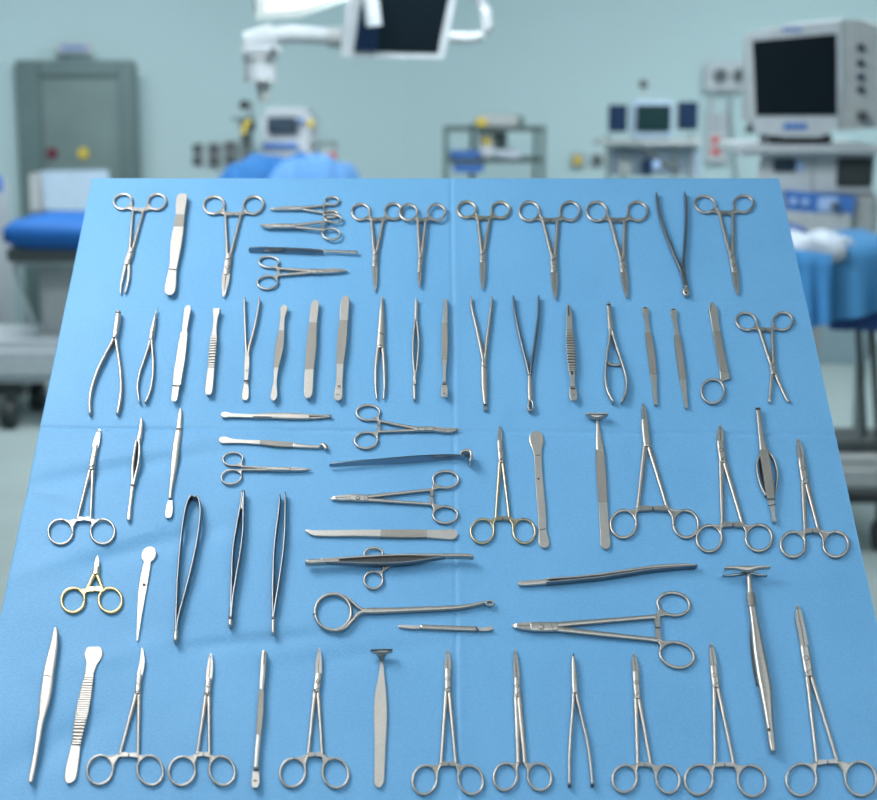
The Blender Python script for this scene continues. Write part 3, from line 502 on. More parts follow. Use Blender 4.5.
T.rod('leg', [(134,270,11),(133,320,13),(128,390,12),(121,480,12),(117,560,11),(117,662,11)], 'steel', t=.005, z=.003, prof='soft')
T.rod('leg', [(143,270,11),(150,320,13),(166,390,12),(187,480,12),(201,570,11),(209,660,11)], 'steel', t=.005, z=.003, prof='soft')
T.disc('pivot_screw', 137, 232, 6, .0005, .0065); T.rod('leg_tip', [(112,661,6),(123,662,6)], 'slot', t=.005, z=.003, prof='flat'); T.rod('leg_tip', [(203,661,6),(214,659,6)], 'slot', t=.005, z=.003, prof='flat'); T.rod('dark_tip', [(133,136,5),(133,152,8)], 'slot', t=.004, z=.0042)
# ================================================================ drape and table
def px_of(U, V):                       # picture coordinates of table points (used to find where the folds run)
    X = P0.x + U*EU.x + V*EV.x; Y = P0.y + U*EU.y + V*EV.y; Z = P0.z + U*EU.z + V*EV.z - H
    d = Y*FW.y + Z*FW.z; u = Y*UP.y + Z*UP.z
    return CX + F*X/d, CY - F*u/d
def drape():
    a, b, c, d = uv(92, 178), uv(779, 178), uv(-52, 866), uv(930.5, 866)      # corners
    n = 430; s = np.linspace(0, 1, n); S, Tt = np.meshgrid(s, s)
    U = (a.x*(1-S)+b.x*S)*(1-Tt) + (c.x*(1-S)+d.x*S)*Tt
    V = (a.y*(1-S)+b.y*S)*(1-Tt) + (c.y*(1-S)+d.y*S)*Tt
    x, y = px_of(U, V)
    h = np.zeros_like(x)
    def crease(dist, w, amp): return amp*np.exp(-(dist/w)**2)
    yc = 431 + (x-440)*.008; h += crease(y-yc, 1.7, -.0020) + crease(y-yc-5, 5, .0010) + crease(y-yc+6, 6, .0005)
    h += crease(y-(303-(x-440)*.008), 2.2, -.0005) + crease(y-309, 5, .0003)
    xc = 451 + (y-178)*.011; h += crease(x-xc, 1.5, -.0013) + crease(x-xc-4, 4, .0008)
    h += crease(y-607-(x-440)*-.02, 9, .0007)*(x < 560)
    left = 1/(1+np.exp((x-330)/70))
    for (x0, y0, an, L, w, am) in ((110, 470, 10, 90, 9, -.0016), (60, 560, 20, 60, 12, .0018), (150, 545, 14, 80, 10, -.0017), (120, 655, 12, 70, 12, .0015), (250, 640, 6, 90, 9, -.0014), (300, 625, 4, 70, 10, .001), (60, 740, 30, 50, 14, -.0012), (200, 440, 8, 90, 8, .0011), (180, 600, -8, 60, 14, .0012), (360, 655, 8, 80, 9, -.0009), (500, 420, 60, 12, 8, .0008), (40, 500, -16, 50, 9, -.0012), (500, 425, -10, 90, 8, .0007), (560, 640, 3, 120, 9, -.0006)):
        t = math.radians(-an); p = (x-x0)*math.cos(t)+(y-y0)*math.sin(t); q = -(x-x0)*math.sin(t)+(y-y0)*math.cos(t)
        h += 2.3*am*np.exp(-(p/L)**2-(q/w)**2)
    h += (.0004*np.sin(x*.035+y*.02)*np.sin(y*.045-x*.011) + .00025*np.sin(x*.09-y*.03)*np.sin(y*.07))*(left+.25)
    h = np.where(h > 0, h*.5, h) - .0006
    # the outer rings of the cloth bend over the edge of the board and hang straight down
    P = np.stack([U, V, h], -1)
    W = np.array(PM.to_3x3()) ; t0 = np.array(PM.translation); h = np.clip(h, -.006, .0003)
    G = P @ W.T + t0                                            # world positions
    rim = [(0, i) for i in range(n)] + [(i, n-1) for i in range(1, n)] + [(n-1, i) for i in range(n-2, -1, -1)] + [(i, 0) for i in range(n-2, 0, -1)]
    ctr = G.reshape(-1, 3).mean(0)
    verts = G.reshape(-1, 3).tolist(); faces = []
    for i in range(n-1):
        for j in range(n-1): faces.append((i*n+j, i*n+j+1, (i+1)*n+j+1, (i+1)*n+j))
    prev = [i*n+j for i, j in rim]; m = len(rim)
    for k, (drop, ins) in enumerate(((.004, .001), (.03, .0), (.10, .004), (.20, -.004))):
        cur = []
        for q, (i, j) in enumerate(rim):
            g = G[i, j]; wob = ins*math.sin(q*.11)
            dr = ctr - g; l = math.hypot(dr[0], dr[1])
            verts.append((g[0]+dr[0]/l*(.004+abs(wob)), g[1]+dr[1]/l*(.004+abs(wob)), g[2]-drop)); cur.append(len(verts)-1)
        for q in range(m): faces.append((prev[q], prev[(q+1) % m], cur[(q+1) % m], cur[q]))
        prev = cur
    me = bpy.data.meshes.new('surgical_drape'); me.from_pydata(verts, [], faces); me.update(); me.materials.append(MATS['blue_cloth'])
    me.polygons.foreach_set('use_smooth', [True]*len(me.polygons))
    o = bpy.data.objects.new('surgical_drape', me); link(o)
    o['label'] = 'light blue cloth drape spread over the sloping table under all instruments'; o['category'] = 'cloth'
drape()
plain('white_plastic', (.43, .475, .52), .4); plain('white_gloss', (.40, .44, .48), .35); plain('warm_grey', (.34, .37, .385), .45)
plain('grey_metal', (.30, .35, .36), .4, .6); plain('dark_metal', (.07, .085, .09), .5, .3); plain('chrome', (.6, .62, .63), .25, 1)
plain('rubber', (.02, .028, .032), .6); plain('screen_black', (.004, .009, .014), .4, spec=.12); plain('screen_navy', (.008, .022, .055), .4, spec=.15)
plain('screen_slate', (.03, .05, .075), .4, spec=.2); plain('screen_green', (.006, .024, .028), .4, spec=.15)
plain('blue_vinyl', (.010, .095, .33), .6, spec=.2); plain('navy', (.006, .05, .20), .6); plain('mid_blue_cloth', (.04, .21, .48), .85, bump=.3); plain('deep_blue_cloth', (.008, .11, .33), .85, bump=.3)
plain('pale_blue_cloth', (.085, .24, .52), .85, bump=.3); plain('side_blue_cloth', (.04, .19, .40), .85, bump=.3)
plain('white_cloth', (.37, .43, .51), .9, bump=.3); plain('blue_print', (.05, .17, .50), .5); plain('pale_print', (.35, .5, .78), .5)
plain('pale_panel', (.30, .42, .48), .5); plain('yellow', (.55, .42, .05), .5); plain('red', (.55, .09, .07), .5); plain('maroon', (.12, .02, .04), .5); plain('paper', (.27, .36, .46), .8)
plain('door_metal', (.185, .25, .25), .42, .35, nscale=3, var=.08); plain('door_frame', (.13, .19, .195), .45, .35, nscale=3)
plain('wall_paint', (.41, .552, .588), .75, nscale=1.2, var=.02); plain('floor_vinyl', (.24, .30, .305), .6, nscale=2.5, var=.06); plain('ceiling_paint', (.80, .82, .82), .8, nscale=3, var=.02)
plain('socket_dark', (.07, .09, .10), .5); plain('shelf_metal', (.14, .20, .20), .45, .4)
plain('lamp_glow', (.3, .27, .24), .4, emit=(1., .88, .78), es=.62); plain('panel_glow', (.9, .9, .9), .4, emit=(.93, .98, 1.), es=5.)
def join(part, chunks, mat, parent, smooth=False, loc=None):
    V, Fc = [], []
    for v, f in chunks:
        o = len(V); V += [tuple(q) for q in v]; Fc += [tuple(i+o for i in q) for q in f]
    c = Vector(loc) if loc is not None and not parent else Vector((0, 0, 0)); q_ = parent
    while q_: c = c + q_.location; q_ = q_.parent
    me = bpy.data.meshes.new(part); me.from_pydata([(v[0]-c.x, v[1]-c.y, v[2]-c.z) for v in V], [], Fc); me.update(); me.materials.append(MATS[mat])
    bm = bmesh.new(); bm.from_mesh(me); bmesh.ops.recalc_face_normals(bm, faces=bm.faces); bm.to_mesh(me); bm.free()
    for p in me.polygons: p.use_smooth = smooth and len(p.vertices) < 5
    o = bpy.data.objects.new(part, me); link(o, parent)
    if not parent: o.location = c
    return o
def box(x0, y0, z0, x1, y1, z1, r=.006):
    bm = bmesh.new(); bmesh.ops.create_cube(bm, size=1)
    for v in bm.verts: v.co = Vector(((x0+x1)/2+v.co.x*(x1-x0), (y0+y1)/2+v.co.y*(y1-y0), (z0+z1)/2+v.co.z*(z1-z0)))
    r = min(r, abs(x1-x0)*.3, abs(y1-y0)*.3, abs(z1-z0)*.3)
    if r > .0006: bmesh.ops.bevel(bm, geom=bm.edges[:], offset=r, segments=2, affect='EDGES')
    bm.verts.index_update(); out = ([tuple(v.co) for v in bm.verts], [tuple(v.index for v in f.verts) for f in bm.faces]); bm.free(); return out
def tube(pts, r, n=12):
    P = [Vector(p) for p in pts]; V = []; Fc = []
    for i, p in enumerate(P):
        d = (P[min(i+1, len(P)-1)]-P[max(i-1, 0)]).normalized(); a = d.cross(Vector((0, 0, 1)) if abs(d.z) < .9 else Vector((0, 1, 0))).normalized(); b = d.cross(a)
        rr_ = r[i] if isinstance(r, (list, tuple)) else r
        for k in range(n): V.append(p+(a*math.cos(k*2*math.pi/n)+b*math.sin(k*2*math.pi/n))*rr_)
    for i in range(len(P)-1):
        for k in range(n): Fc.append((i*n+k, i*n+(k+1) % n, (i+1)*n+(k+1) % n, (i+1)*n+k))
    Fc += [tuple(range(n))[::-1], tuple((len(P)-1)*n+k for k in range(n))]
    return V, Fc
def thing(name, label, cat, loc, group=None):
    o = bpy.data.objects.new(name, None); link(o); o.location = loc; o.matrix_world = Matrix.Translation(loc); o['label'] = label; o['category'] = cat
    if group: o['group'] = group
    return o
def pb(x0, y0, x1, y1, D, dp=.05, r=.006):     # box whose front face spans these bounds at distance D
    a = at(x0, y0, D); b = at(x1, y1, D); return box(a.x, D, b.z, b.x, D+dp, a.z, r)
def pc(x, y, rx, D, dp=.03, n=16):             # short round boss facing the room
    c = at(x, y, D); R = rx/F*D; return tube([(c.x, D-dp, c.z), (c.x, D+.004, c.z)], R, n)
def struct(o, name):
    o.name = name; o['kind'] = 'structure'; return o
# the sloping instrument table
cA, cB, cC, cD = [PM @ Vector((*uv(*p), -.0085)) for p in ((96, 181), (775, 181), (-44, 862), (922, 862))]
tb = thing('instrument_table', 'sloping steel instrument table standing beneath the light blue drape', 'table', ((cC.x+cD.x)/2, (cA.y+cC.y)/2, 0))
dn = Vector(EN)*-.022
join('tabletop', [([cA, cB, cD, cC, cA+dn, cB+dn, cD+dn, cC+dn], [(0, 1, 2, 3), (4, 5, 6, 7), (0, 1, 5, 4), (1, 2, 6, 5), (2, 3, 7, 6), (3, 0, 4, 7)])], 'chrome', tb)
for c, q in ((cA, 1), (cB, -1), (cC, 1), (cD, -1)):
    yy = c.y+(-.06 if c.y > tb.location.y else .09); xx = (cA.x+.08)*1 if q > 0 else cB.x-.08
    k = (yy-cC.y)/(cA.y-cC.y); zt = cC.z+(cA.z-cC.z)*k-.034
    lg = join('leg', [tube([(xx, yy, .075), (xx, yy, zt)], .016)], 'chrome', tb)
    join('caster', [tube([(xx-.014, yy, .036), (xx+.014, yy, .036)], .036, 20), box(xx-.02, yy-.012, .05, xx+.02, yy+.012, .08, .003)], 'rubber', lg)
join('crossbar', [tube([(cA.x+.08, (cA.y+cC.y)/2, .25), (cB.x-.08, (cA.y+cC.y)/2, .25)], .012)] + [tube([(x, cC.y+.09, .25), (x, cA.y-.06, .25)], .012) for x in (cA.x+.08, cB.x-.08)], 'chrome', tb)
# ================================================================ room shell
YB = 11.4; CH = 3.1; xc = at(405, 200, YB).x; XL, XR = -4.2, 4.2; YF = -3.
def quad(pts, th):                             # slab of some thickness behind the given face
    c = [Vector(p) for p in pts]; n = (c[1]-c[0]).cross(c[3]-c[0]).normalized()*-th
    return [p for p in c]+[p+n for p in c], [(0, 1, 2, 3), (4, 5, 6, 7), (0, 1, 5, 4), (1, 2, 6, 5), (2, 3, 7, 6), (3, 0, 4, 7)]
YL = YB - 1.0; YR = YB - .9
struct(join('floor', [box(XL-.1, YF, -.1, XR+.1, YB+.3, 0, 0)], 'floor_vinyl', None), 'floor')
struct(join('ceiling', [box(XL-.1, YF, CH, XR+.1, YB+.3, CH+.1, 0)], 'ceiling_paint', None), 'ceiling')
struct(join('wall_back', [quad([(XL, YL, 0), (xc, YB, 0), (xc, YB, CH), (XL, YL, CH)], .1)], 'wall_paint', None), 'wall_back')
struct(join('wall_right', [quad([(xc, YB, 0), (XR, YR, 0), (XR, YR, CH), (xc, YB, CH)], .1)], 'wall_paint', None), 'wall_right')
struct(join('wall_side_left', [box(XL-.1, YF, 0, XL, YL, CH, 0)], 'wall_paint', None), 'wall_left')
struct(join('wall_side_right', [box(XR, YF, 0, XR+.1, YR, CH, 0)], 'wall_paint', None), 'wall_side_right')
struct(join('wall_front', [box(XL-.1, YF-.1, 0, XR+.1, YF, CH, 0)], 'wall_paint', None), 'wall_front')
def wl(x): return YL + (x-XL)/(xc-XL)*(YB-YL)
def wr(x): return YB + (x-xc)/(XR-xc)*(YR-YB)
def onwall(px_, py_, f=wl):                    # wall point seen at a place
    Y = YB
    for _ in range(8): Y = f(at(px_, py_, Y).x)
    return Y
# door in the left wall
Dd = onwall(8, 120)-.10
fr = [pb(14, 58, 32, 330, Dd, .30), pb(118, 60, 134, 330, Dd, .30), pb(14, 58, 134, 72, Dd, .30)]
dz = at(75, 330, Dd).z
d1 = join('door_1', [box(at(18, 60, Dd).x, Dd+.04, 0, at(134, 60, Dd).x, Dd+.12, at(20, 62, Dd).z, .01)], 'door_metal', None); struct(d1, 'door_1')
x0, x1, zt = at(17, 60, Dd).x, at(135, 60, Dd).x, at(20, 60, Dd).z
join('door_frame', [box(x0-.02, Dd, 0, x0+.14, Dd+.05, zt, .01), box(x1-.12, Dd, 0, x1-.01, Dd+.05, zt, .01), box(x0+.139, Dd+.003, zt-.10, x1-.119, Dd+.05, zt-.001, .003)], 'door_frame', d1)
join('door_plate', [pb(64, 119, 92, 128, Dd+.05, .02)], 'warm_grey', d1)
for x, m in ((53, 'maroon'), (84, 'yellow')): join('door_button', [pc(x, 153, 5.5, Dd+.05)], m, d1)
s = thing('wall_sign', 'small white sign with blue lettering on the wall above the steel door', 'sign', at(73, 47, Dd+.06))
join('plate', [pb(55, 42, 92, 53, Dd+.06, .02)], 'white_gloss', s); join('lettering', [pb(62+i*5, 45.5, 65.6+i*5, 50, Dd+.055, .01, .001) for i in range(5)], 'blue_print', s)
# sockets
oY = onwall(215, 150)
for i, (x, y) in enumerate(((197, 155), (213.5, 155), (230, 153), (247, 152))):
    t = thing('wall_socket', ['double wall socket, leftmost of four on the far wall', 'double wall socket, second from left on the far wall', 'double wall socket, third from left, partly behind the blue covered bed', 'double wall socket, rightmost of four behind the anaesthesia machine'][i], 'socket', at(x, y, oY), 'sockets on the far wall')
    join('frame', [pb(x-6.5, y-13, x+6.5, y+13, oY-.03, .04)], 'warm_grey', t)
    for k in (-1, 1): join('socket', [pb(x-5, y+k*6-5, x+5, y+k*6+5, oY-.045, .02)], 'socket_dark', t)
# ================================================================ background equipment
# operating bed at left
D = 8.1
b = thing('operating_bed', 'operating bed with bright blue mattress at the left behind the drape', 'bed', at(30, 400, D).xyz*1); g0 = at(20, 400, D)
b.location = (g0.x, D+.4, 0); b.matrix_world = Matrix.Translation(b.location)
def cushion(x0, y0, z0, x1, y1, z1, puff=.02, n=14, wav=0., seed=0):
    V, Fc = [], []
    for side in (0, 1):
        for i in range(n+1):
            for j in range(n+1):
                a, c = i/n, j/n; e = max(0, (1-abs(2*a-1)**6)*(1-abs(2*c-1)**6))**.5
                zm = (z0+z1)/2; hh = (z1-z0)/2*(.55+.45*e)+puff*e
                w = wav*(math.sin(a*7+seed)*math.cos(c*5+seed*2)+.5*math.sin(a*13+c*9+seed))
                V.append((x0+(x1-x0)*a, y0+(y1-y0)*c, zm+(hh if side else -hh)+w))
    q = (n+1)**2
    for i in range(n):
        for j in range(n):
            k = i*(n+1)+j; f = (k, k+1, k+n+2, k+n+1); Fc.append(f[::-1]); Fc.append(tuple(q+t for t in f))
    rimv = [j for j in range(n)]+[i*(n+1)+n for i in range(n)]+[n*(n+1)+n-j for j in range(n)]+[(n-i)*(n+1) for i in range(n)]
    for a, c in zip(rimv, rimv[1:]+rimv[:1]): Fc.append((a, c, q+c, q+a))
    return V, Fc
a, c = at(2, 221, D), at(110, 249, D)
join('mattress', [cushion(a.x, D, c.z, c.x, D+.6, a.z-.01, .015, wav=.006)], 'blue_vinyl', b, True)
join('head_cushion', [cushion(at(22, 216, D).x, D+.1, a.z-.02, at(96, 216, D).x, D+.5, at(40, 219, D).z, .004)], 'blue_vinyl', b, True)
join('frame', [pb(6, 249, 92, 262, D+.06, .5)], 'dark_metal', b); join('rail', [pb(12, 262, 86, 267, D+.02, .05)], 'chrome', b)
join('column', [pb(37, 262, 90, 350, D+.2, .35, .02)], 'warm_grey', b)
join('strut', [tube([at(14, 266, D+.1), at(38, 336, D+.1)], .012)], 'chrome', b)
q0, q1 = at(-70, 338, D-.05), at(66, 350, D-.05)
join('base', [(box(q0.x, D-.05, .22, q1.x, D+.6, .44, .05))], 'white_plastic', b)
for (x, y, DD) in ((12, 410, 8.02), (40, 391, 8.5), (-60, 391, 8.5)):
    g = at(x, y, DD); join('caster', [tube([(g.x-.02, DD, .07), (g.x+.02, DD, .07)], .068, 24), tube([(g.x-.045, DD, .07), (g.x-.03, DD, .07)], .068, 24), box(g.x-.03, DD-.02, .12, g.x+.03, DD+.02, .17)], 'rubber', b)
# console with paper sheets in front of the door
D = 9.6; g = at(75, 200, D); t = thing('printer_console', 'pale grey console with a lifted lid in front of the steel door', 'console', (g.x, D+.2, 0))
join('body', [box(at(34, 0, D).x, D+.03, 0, at(112, 0, D).x, D+.4, at(0, 214, D).z, .02)], 'warm_grey', t)
join('lid', [quad([at(44, 210, D), at(110, 211, D), at(108, 170, D+.1), at(42, 171, D+.1)], .03)], 'paper', t); join('side_panel', [pb(28, 174, 42, 212, D+.03, .3)], 'warm_grey', t)
join('base_rim', [pb(30, 213, 112, 218, D-.02, .4)], 'dark_metal', t)
# pale unit at far left edge
D = 8.8; t = thing('supply_cart', 'pale cart with blue side panel cut off by the left edge', 'cart', (at(-15, 200, D).x, D+.2, 0))
join('body', [box(at(-50, 0, D).x, D, .1, at(-20, 0, D).x, D+.4, at(0, 182, D).z, .02)], 'white_plastic', t); join('panel', [pb(-40, 176, 2, 192, D-.03, .03)], 'blue_print', t)
join('base', [box(at(-46, 0, D).x, D+.04, 0, at(0, 0, D).x, D+.36, .1, .01)], 'dark_metal', t)
# bed with covered patient place at the back
D = 8.2; g = at(285, 178, D); t = thing('covered_bed', 'low bed under blue sheets behind the back edge of the drape', 'bed', (g.x, D+.4, 0))
def sheet(x0, y0, x1, y1, D, dp, top, seed, drop=.5):
    n = 24; V, Fc = [], []; a, c = at(x0, y0, D), at(x1, y1, D); rnd = random.Random(seed); ph = [rnd.uniform(0, 6) for _ in range(6)]
    for i in range(n+1):
        for j in range(n+1):
            s_, v_ = i/n, j/n; x = a.x+(c.x-a.x)*s_
            edge = max(0, 1-abs(2*s_-1)**top)
            z = c.z+(a.z-c.z)*edge + .012*math.sin(s_*14+ph[0]+v_*3)+.008*math.sin(s_*25+ph[1])
            y = D+dp*v_ if v_ <= 1 else D
            V.append((x, D+dp*v_, z))
    for i in range(n):
        for j in range(n): k = i*(n+1)+j; Fc.append((k, k+1, k+n+2, k+n+1))
    base = len(V)
    for i in range(n+1):
        x, y, z = V[i*(n+1)]; V.append((x, y-.01-.012*math.sin(i*1.3+ph[2]), z-drop*.5)); V.append((x, y-.012-.02*math.sin(i*1.3+ph[2]), z-drop))
    for i in range(n):
        k0, k1 = i*(n+1), (i+1)*(n+1); Fc.append((k0, k1, base+2*i+2, base+2*i)); Fc.append((base+2*i, base+2*i+2, base+2*i+3, base+2*i+1))
    return V, Fc
join('sheet', [sheet(218, 161, 322, 181, D, .7, 6, 3)], 'deep_blue_cloth', t, True); join('top_sheet', [sheet(262, 160, 356, 184, D-.05, .5, 3, 5)], 'pale_blue_cloth', t, True)
join('bed_frame', [box(at(228, 0, D).x, D+.1, .45, at(345, 0, D).x, D+.6, at(0, 190, D).z, .02)], 'warm_grey', t)
for x in (236, 338):
    for y in (.15, .55): join('leg', [tube([(at(x, 0, D).x, D+y, 0), (at(x, 0, D).x, D+y, .47)], .02)], 'dark_metal', t)
# anaesthesia machine
D = 9.4; g = at(286, 150, D); t = thing('anaesthesia_machine', 'white anaesthesia machine with small dark screen at back left centre', 'machine', (g.x, D+.25, 0))
join('body', [box(at(258, 0, D).x, D, .08, at(312, 0, D).x, D+.45, at(0, 112, D).z, .03)], 'white_plastic', t); join('top_unit', [pb(265, 108, 308, 116, D+.02, .35, .02)], 'white_gloss', t)
join('base', [box(at(254, 0, D).x, D-.04, 0, at(316, 0, D).x, D+.5, .08, .02)], 'dark_metal', t)
sc = join('screen', [pb(267, 117, 297, 133, D-.03, .03)], 'screen_slate', t); join('blue_strip', [pb(262, 143, 298, 149, D-.02, .02)], 'blue_print', t); join('drawer_front', [pb(258, 151, 312, 166, D-.015, .015)], 'white_gloss', t)
join('side_shelf', [pb(312, 142, 336, 146, D, .2), pb(334, 142, 337, 170, D, .02)], 'grey_metal', t); join('yellow_knob', [pc(311, 123, 3.6, D)], 'yellow', t)
for x, m in ((317, 'blue_print'), (325, 'yellow'), (332, 'red')): join('hose_connector', [pc(x, 156, 4, D-.02)], m, t)
join('right_bracket', [pb(299, 118, 304, 124, D-.02, .02)], 'blue_print', t)
t = thing('gas_manifold', 'dark stand with stacked vaporisers and yellow hose left of anaesthesia machine', 'stand', (at(245, 0, D-.2).x, D-.1, 0)); D2 = D-.2
join('pole', [tube([(at(246, 0, D2).x, D2+.1, 0), (at(246, 0, D2).x, D2+.1, at(0, 102, D2).z)], .012)], 'grey_metal', t)
join('top_knob', [pc(245.5, 105, 5, D2+.04, .08)], 'rubber', t); join('crossarm', [pb(231, 117, 254, 121, D2+.03, .05)], 'shelf_metal', t)
join('vaporiser', [pb(239, 121, 254, 131, D2+.02, .1), pb(240, 133, 250, 142, D2+.02, .1)], 'dark_metal', t); join('yellow_hose', [tube([at(250, 120, D2), at(245, 127, D2), at(243, 134, D2)], .014)], 'yellow', t)
# ceiling boom with overhead monitor
D = 6.2; g = at(400, 30, D); mx = g.x
t = thing('overhead_monitor', 'large dark overhead monitor hanging from a ceiling arm at top centre', 'monitor', (mx, D+.1, CH))
def fquad(p, D0, D1, th): return quad([at(p[0][0], p[0][1], D0), at(p[1][0], p[1][1], D0), at(p[2][0], p[2][1], D1), at(p[3][0], p[3][1], D1)], th)
join('housing', [fquad([(341, 57), (444, 59), (462, -32), (350, -32)], D, D-.05, .07)], 'white_plastic', t)
join('screen', [fquad([(353.5, 51), (437.5, 53), (453, -24), (366, -24)], D-.006, D-.056, .02)], 'screen_black', t)
join('reflection_film', [fquad([(354, 51), (377, 51.5), (381, 8), (360, 8)], D-.012, D-.036, .006)], 'screen_navy', t)  # bluish patch on the screen paints a reflection
join('front_grip', [tube([at(369, -30, D-.1), at(371, 0, D-.1), at(374, 26, D-.1)], .03)], 'white_plastic', t)
join('side_handle', [tube([at(449, 37, D), at(470, 38, D), at(482, 36, D), at(487, 28, D), at(486, 12, D), at(478, -4, D), at(466, -14, D)], .022)], 'white_gloss', t)
join('ceiling_post', [tube([(mx, D+.15, CH), (mx, D+.12, at(0, -28, D).z)], .04)], 'white_gloss', t)
D = 6.4; t2 = thing('boom_arm', 'white jointed boom arm with cylindrical head left of the overhead monitor', 'arm', at(262, 50, D))
join('arm', [tube([at(266, 37, D), at(290, 34, D), at(338, 37, D)], [.032, .036, .03], 16)], 'white_gloss', t2)
join('elbow_cover', [pb(240, 40, 280, 58, D-.06, .14, .03)], 'white_plastic', t2); join('elbow_top', [tube([at(246, 43, D), at(274, 37, D)], [.04, .05])], 'white_gloss', t2)
join('column', [tube([at(260, 55, D), at(260, 80, D)], .062, 20)], 'white_plastic', t2); join('column_band', [tube([at(260, 57, D), at(260, 60.5, D)], .068, 20), tube([at(260, 79, D), at(260, 82, D)], .066, 20)], 'warm_grey', t2)
join('spindle', [tube([at(263, 82, D), at(264, 102, D)], [.03, .02])], 'warm_grey', t2); join('joint_ring', [tube([at(328, 37, D), at(342, 38, D)], .04, 16)], 'warm_grey', t2); join('lock_knob', [pc(274, 51, 3.2, D-.06)], 'dark_metal', t2)
# surgical lamp at the top edge
D = 5.2; t = thing('surgical_lamp', 'ceiling surgical lamp with warm glowing face cut off by the top edge', 'lamp', (at(300, 0, D).x, D, CH))
A = [(258, 17), (300, 14), (346, -2), (350, -14), (330, -40), (280, -48), (252, -30)]
def poly(px_, D, th, tilt=.35):
    pts = [at(x, y, D+(10-y)/F*D*tilt*3) for x, y in px_]; n = len(pts); V = pts+[p+Vector((0, th*.5, th)) for p in pts]
    return V, [tuple(range(n)), tuple(range(n, 2*n))]+[(i, (i+1) % n, n+(i+1) % n, n+i) for i in range(n)]
def grow(P_, k): cx = sum(p[0] for p in P_)/len(P_); cy = sum(p[1] for p in P_)/len(P_); return [(cx+(x-cx)*k, cy+(y-cy)*k) for x, y in P_]
join('housing', [poly([(x, y+1.5) for x, y in grow(A, 1.06)], D, .07)], 'grey_metal', t); join('light_face', [poly(grow([(x+3, y-3) for x, y in A], .93), D-.015, .03)], 'lamp_glow', t)
join('suspension', [tube([(at(300, 0, D).x, D+.35, CH), (at(300, 0, D).x, D+.32, at(0, -30, D).z+.1)], .03)], 'white_gloss', t)
# wire rack
D = 10.0; t = thing('wire_rack', 'grey metal wire rack with supplies against the back wall', 'shelf', (at(495, 0, D).x, D+.25, 0)); ztop = at(0, 127, D).z
for x in (446, 474, 545):
    join('post', [tube([(at(x, 0, D).x, D+(.35 if x == 474 else 0), 0), (at(x, 0, D).x, D+(.35 if x == 474 else 0), ztop+.01)], .017)], 'shelf_metal', t)
join('post', [tube([(at(541, 0, D).x, D+.4, 0), (at(541, 0, D).x, D+.4, ztop)], .015)], 'shelf_metal', t)
for y in (128.5, 160, 195, 235):
    a, c = at(445, y, D), at(546, y, D); ch = [box(a.x, D+i*.045, a.z-.008, c.x, D+i*.045+.008, a.z+.002, 0) for i in range(10)]+[box(a.x, D, a.z-.02, c.x, D+.012, a.z+.006, 0), box(a.x, D+.4, a.z-.02, c.x, D+.412, a.z+.006, 0)]
    join('wire_shelf', ch, 'shelf_metal', t)
def item(name, lab, cat, D, parts, group=None):
    q = parts[0][1]; c = at((q[0]+q[2])/2, q[3], D); e = thing(name, lab, cat, (c.x, D+.1, c.z), group)
    for (pn, r_, m, dp, off) in parts: join(pn, [pb(*r_, D+off, dp, .012)], m, e)
    return e
item('storage_case', 'grey case with yellow label on top of the wire rack', 'box', D+.05, [('case', (476, 115, 518, 127.2), 'warm_grey', .3, 0), ('yellow_label', (476, 118, 487, 126), 'yellow', .01, -.012), ('latch_side', (518, 116, 525, 127.2), 'shelf_metal', .25, 0)])
item('carton', 'tall white carton with yellow label on the wire rack', 'box', D+.08, [('carton', (480, 135, 494, 158.3), 'white_plastic', .12, 0), ('yellow_label', (482, 137, 491, 145), 'yellow', .01, -.012)])
item('blue_tray', 'blue tray on the middle shelf of the wire rack', 'tray', D+.02, [('tray', (450, 153, 480, 159.5), 'blue_print', .3, 0), ('rim', (449, 152, 481, 154), 'blue_print', .32, -.01)])
item('blue_tray', 'blue tray on the lower shelf of the wire rack', 'tray', D+.02, [('tray', (453, 165, 484, 173), 'blue_print', .3, 0), ('rim', (452, 164, 485, 166), 'blue_print', .32, -.01)])
c = at(508, 158, D+.08); e = thing('linen_bundle', 'rolled white linen bundle beside the carton on the rack', 'linen', (c.x, D+.15, c.z))
join('linen', [cushion(at(494, 0, D).x, D+.08, c.z, at(524, 0, D).x, D+.22, at(0, 152, D+.08).z, .01, wav=.008)], 'white_cloth', e, True)
item('shadow_box', 'dark storage box deep on the rack behind the white carton', 'box', D+.24, [('box', (478, 131, 507, 157), 'shelf_metal', .12, 0)])  # dark block stands in for the shade between the shelves
# monitor trolley
D = 9.2; t = thing('endoscopy_trolley', 'trolley frame carrying a screen between two dark panels at back right', 'trolley', (at(653, 0, D).x, D+.2, 0))
for x in (613, 630, 682, 698): join('post', [tube([(at(x, 0, D).x, D+.1, .06), (at(x, 0, D).x, D+.1, at(0, 135 if x in (613, 698) else 142, D).z)], .012)], 'grey_metal', t)
join('shelf', [pb(600, 140, 702, 145, D, .3)], 'warm_grey', t); join('base', [box(at(608, 0, D).x, D-.05, 0, at(702, 0, D).x, D+.35, .06, .02)], 'grey_metal', t)
join('rail', [pb(592, 142, 640, 144.5, D-.05, .03)], 'grey_metal', t)
join('frame_panel', [pb(611, 146, 700, 176, D+.12, .02)], 'paper', t); join('strut', [tube([at(640, 145, D), at(662, 162, D)], .012), tube([at(662, 163, D), at(680, 170, D)], .015)], 'dark_metal', t)
s_ = join('monitor_housing', [pb(632, 100, 673, 140, D, .08, .015)], 'paper', t); join('screen', [pb(636.5, 105, 670.5, 131.5, D-.012, .02)], 'screen_green', t)
for x0_, x1_ in ((610, 627), (680, 697.5)): join('speaker_panel', [pb(x0_, 105 if x0_ < 650 else 102, x1_, 132 if x0_ < 650 else 130, D, .1)], 'screen_navy', t)
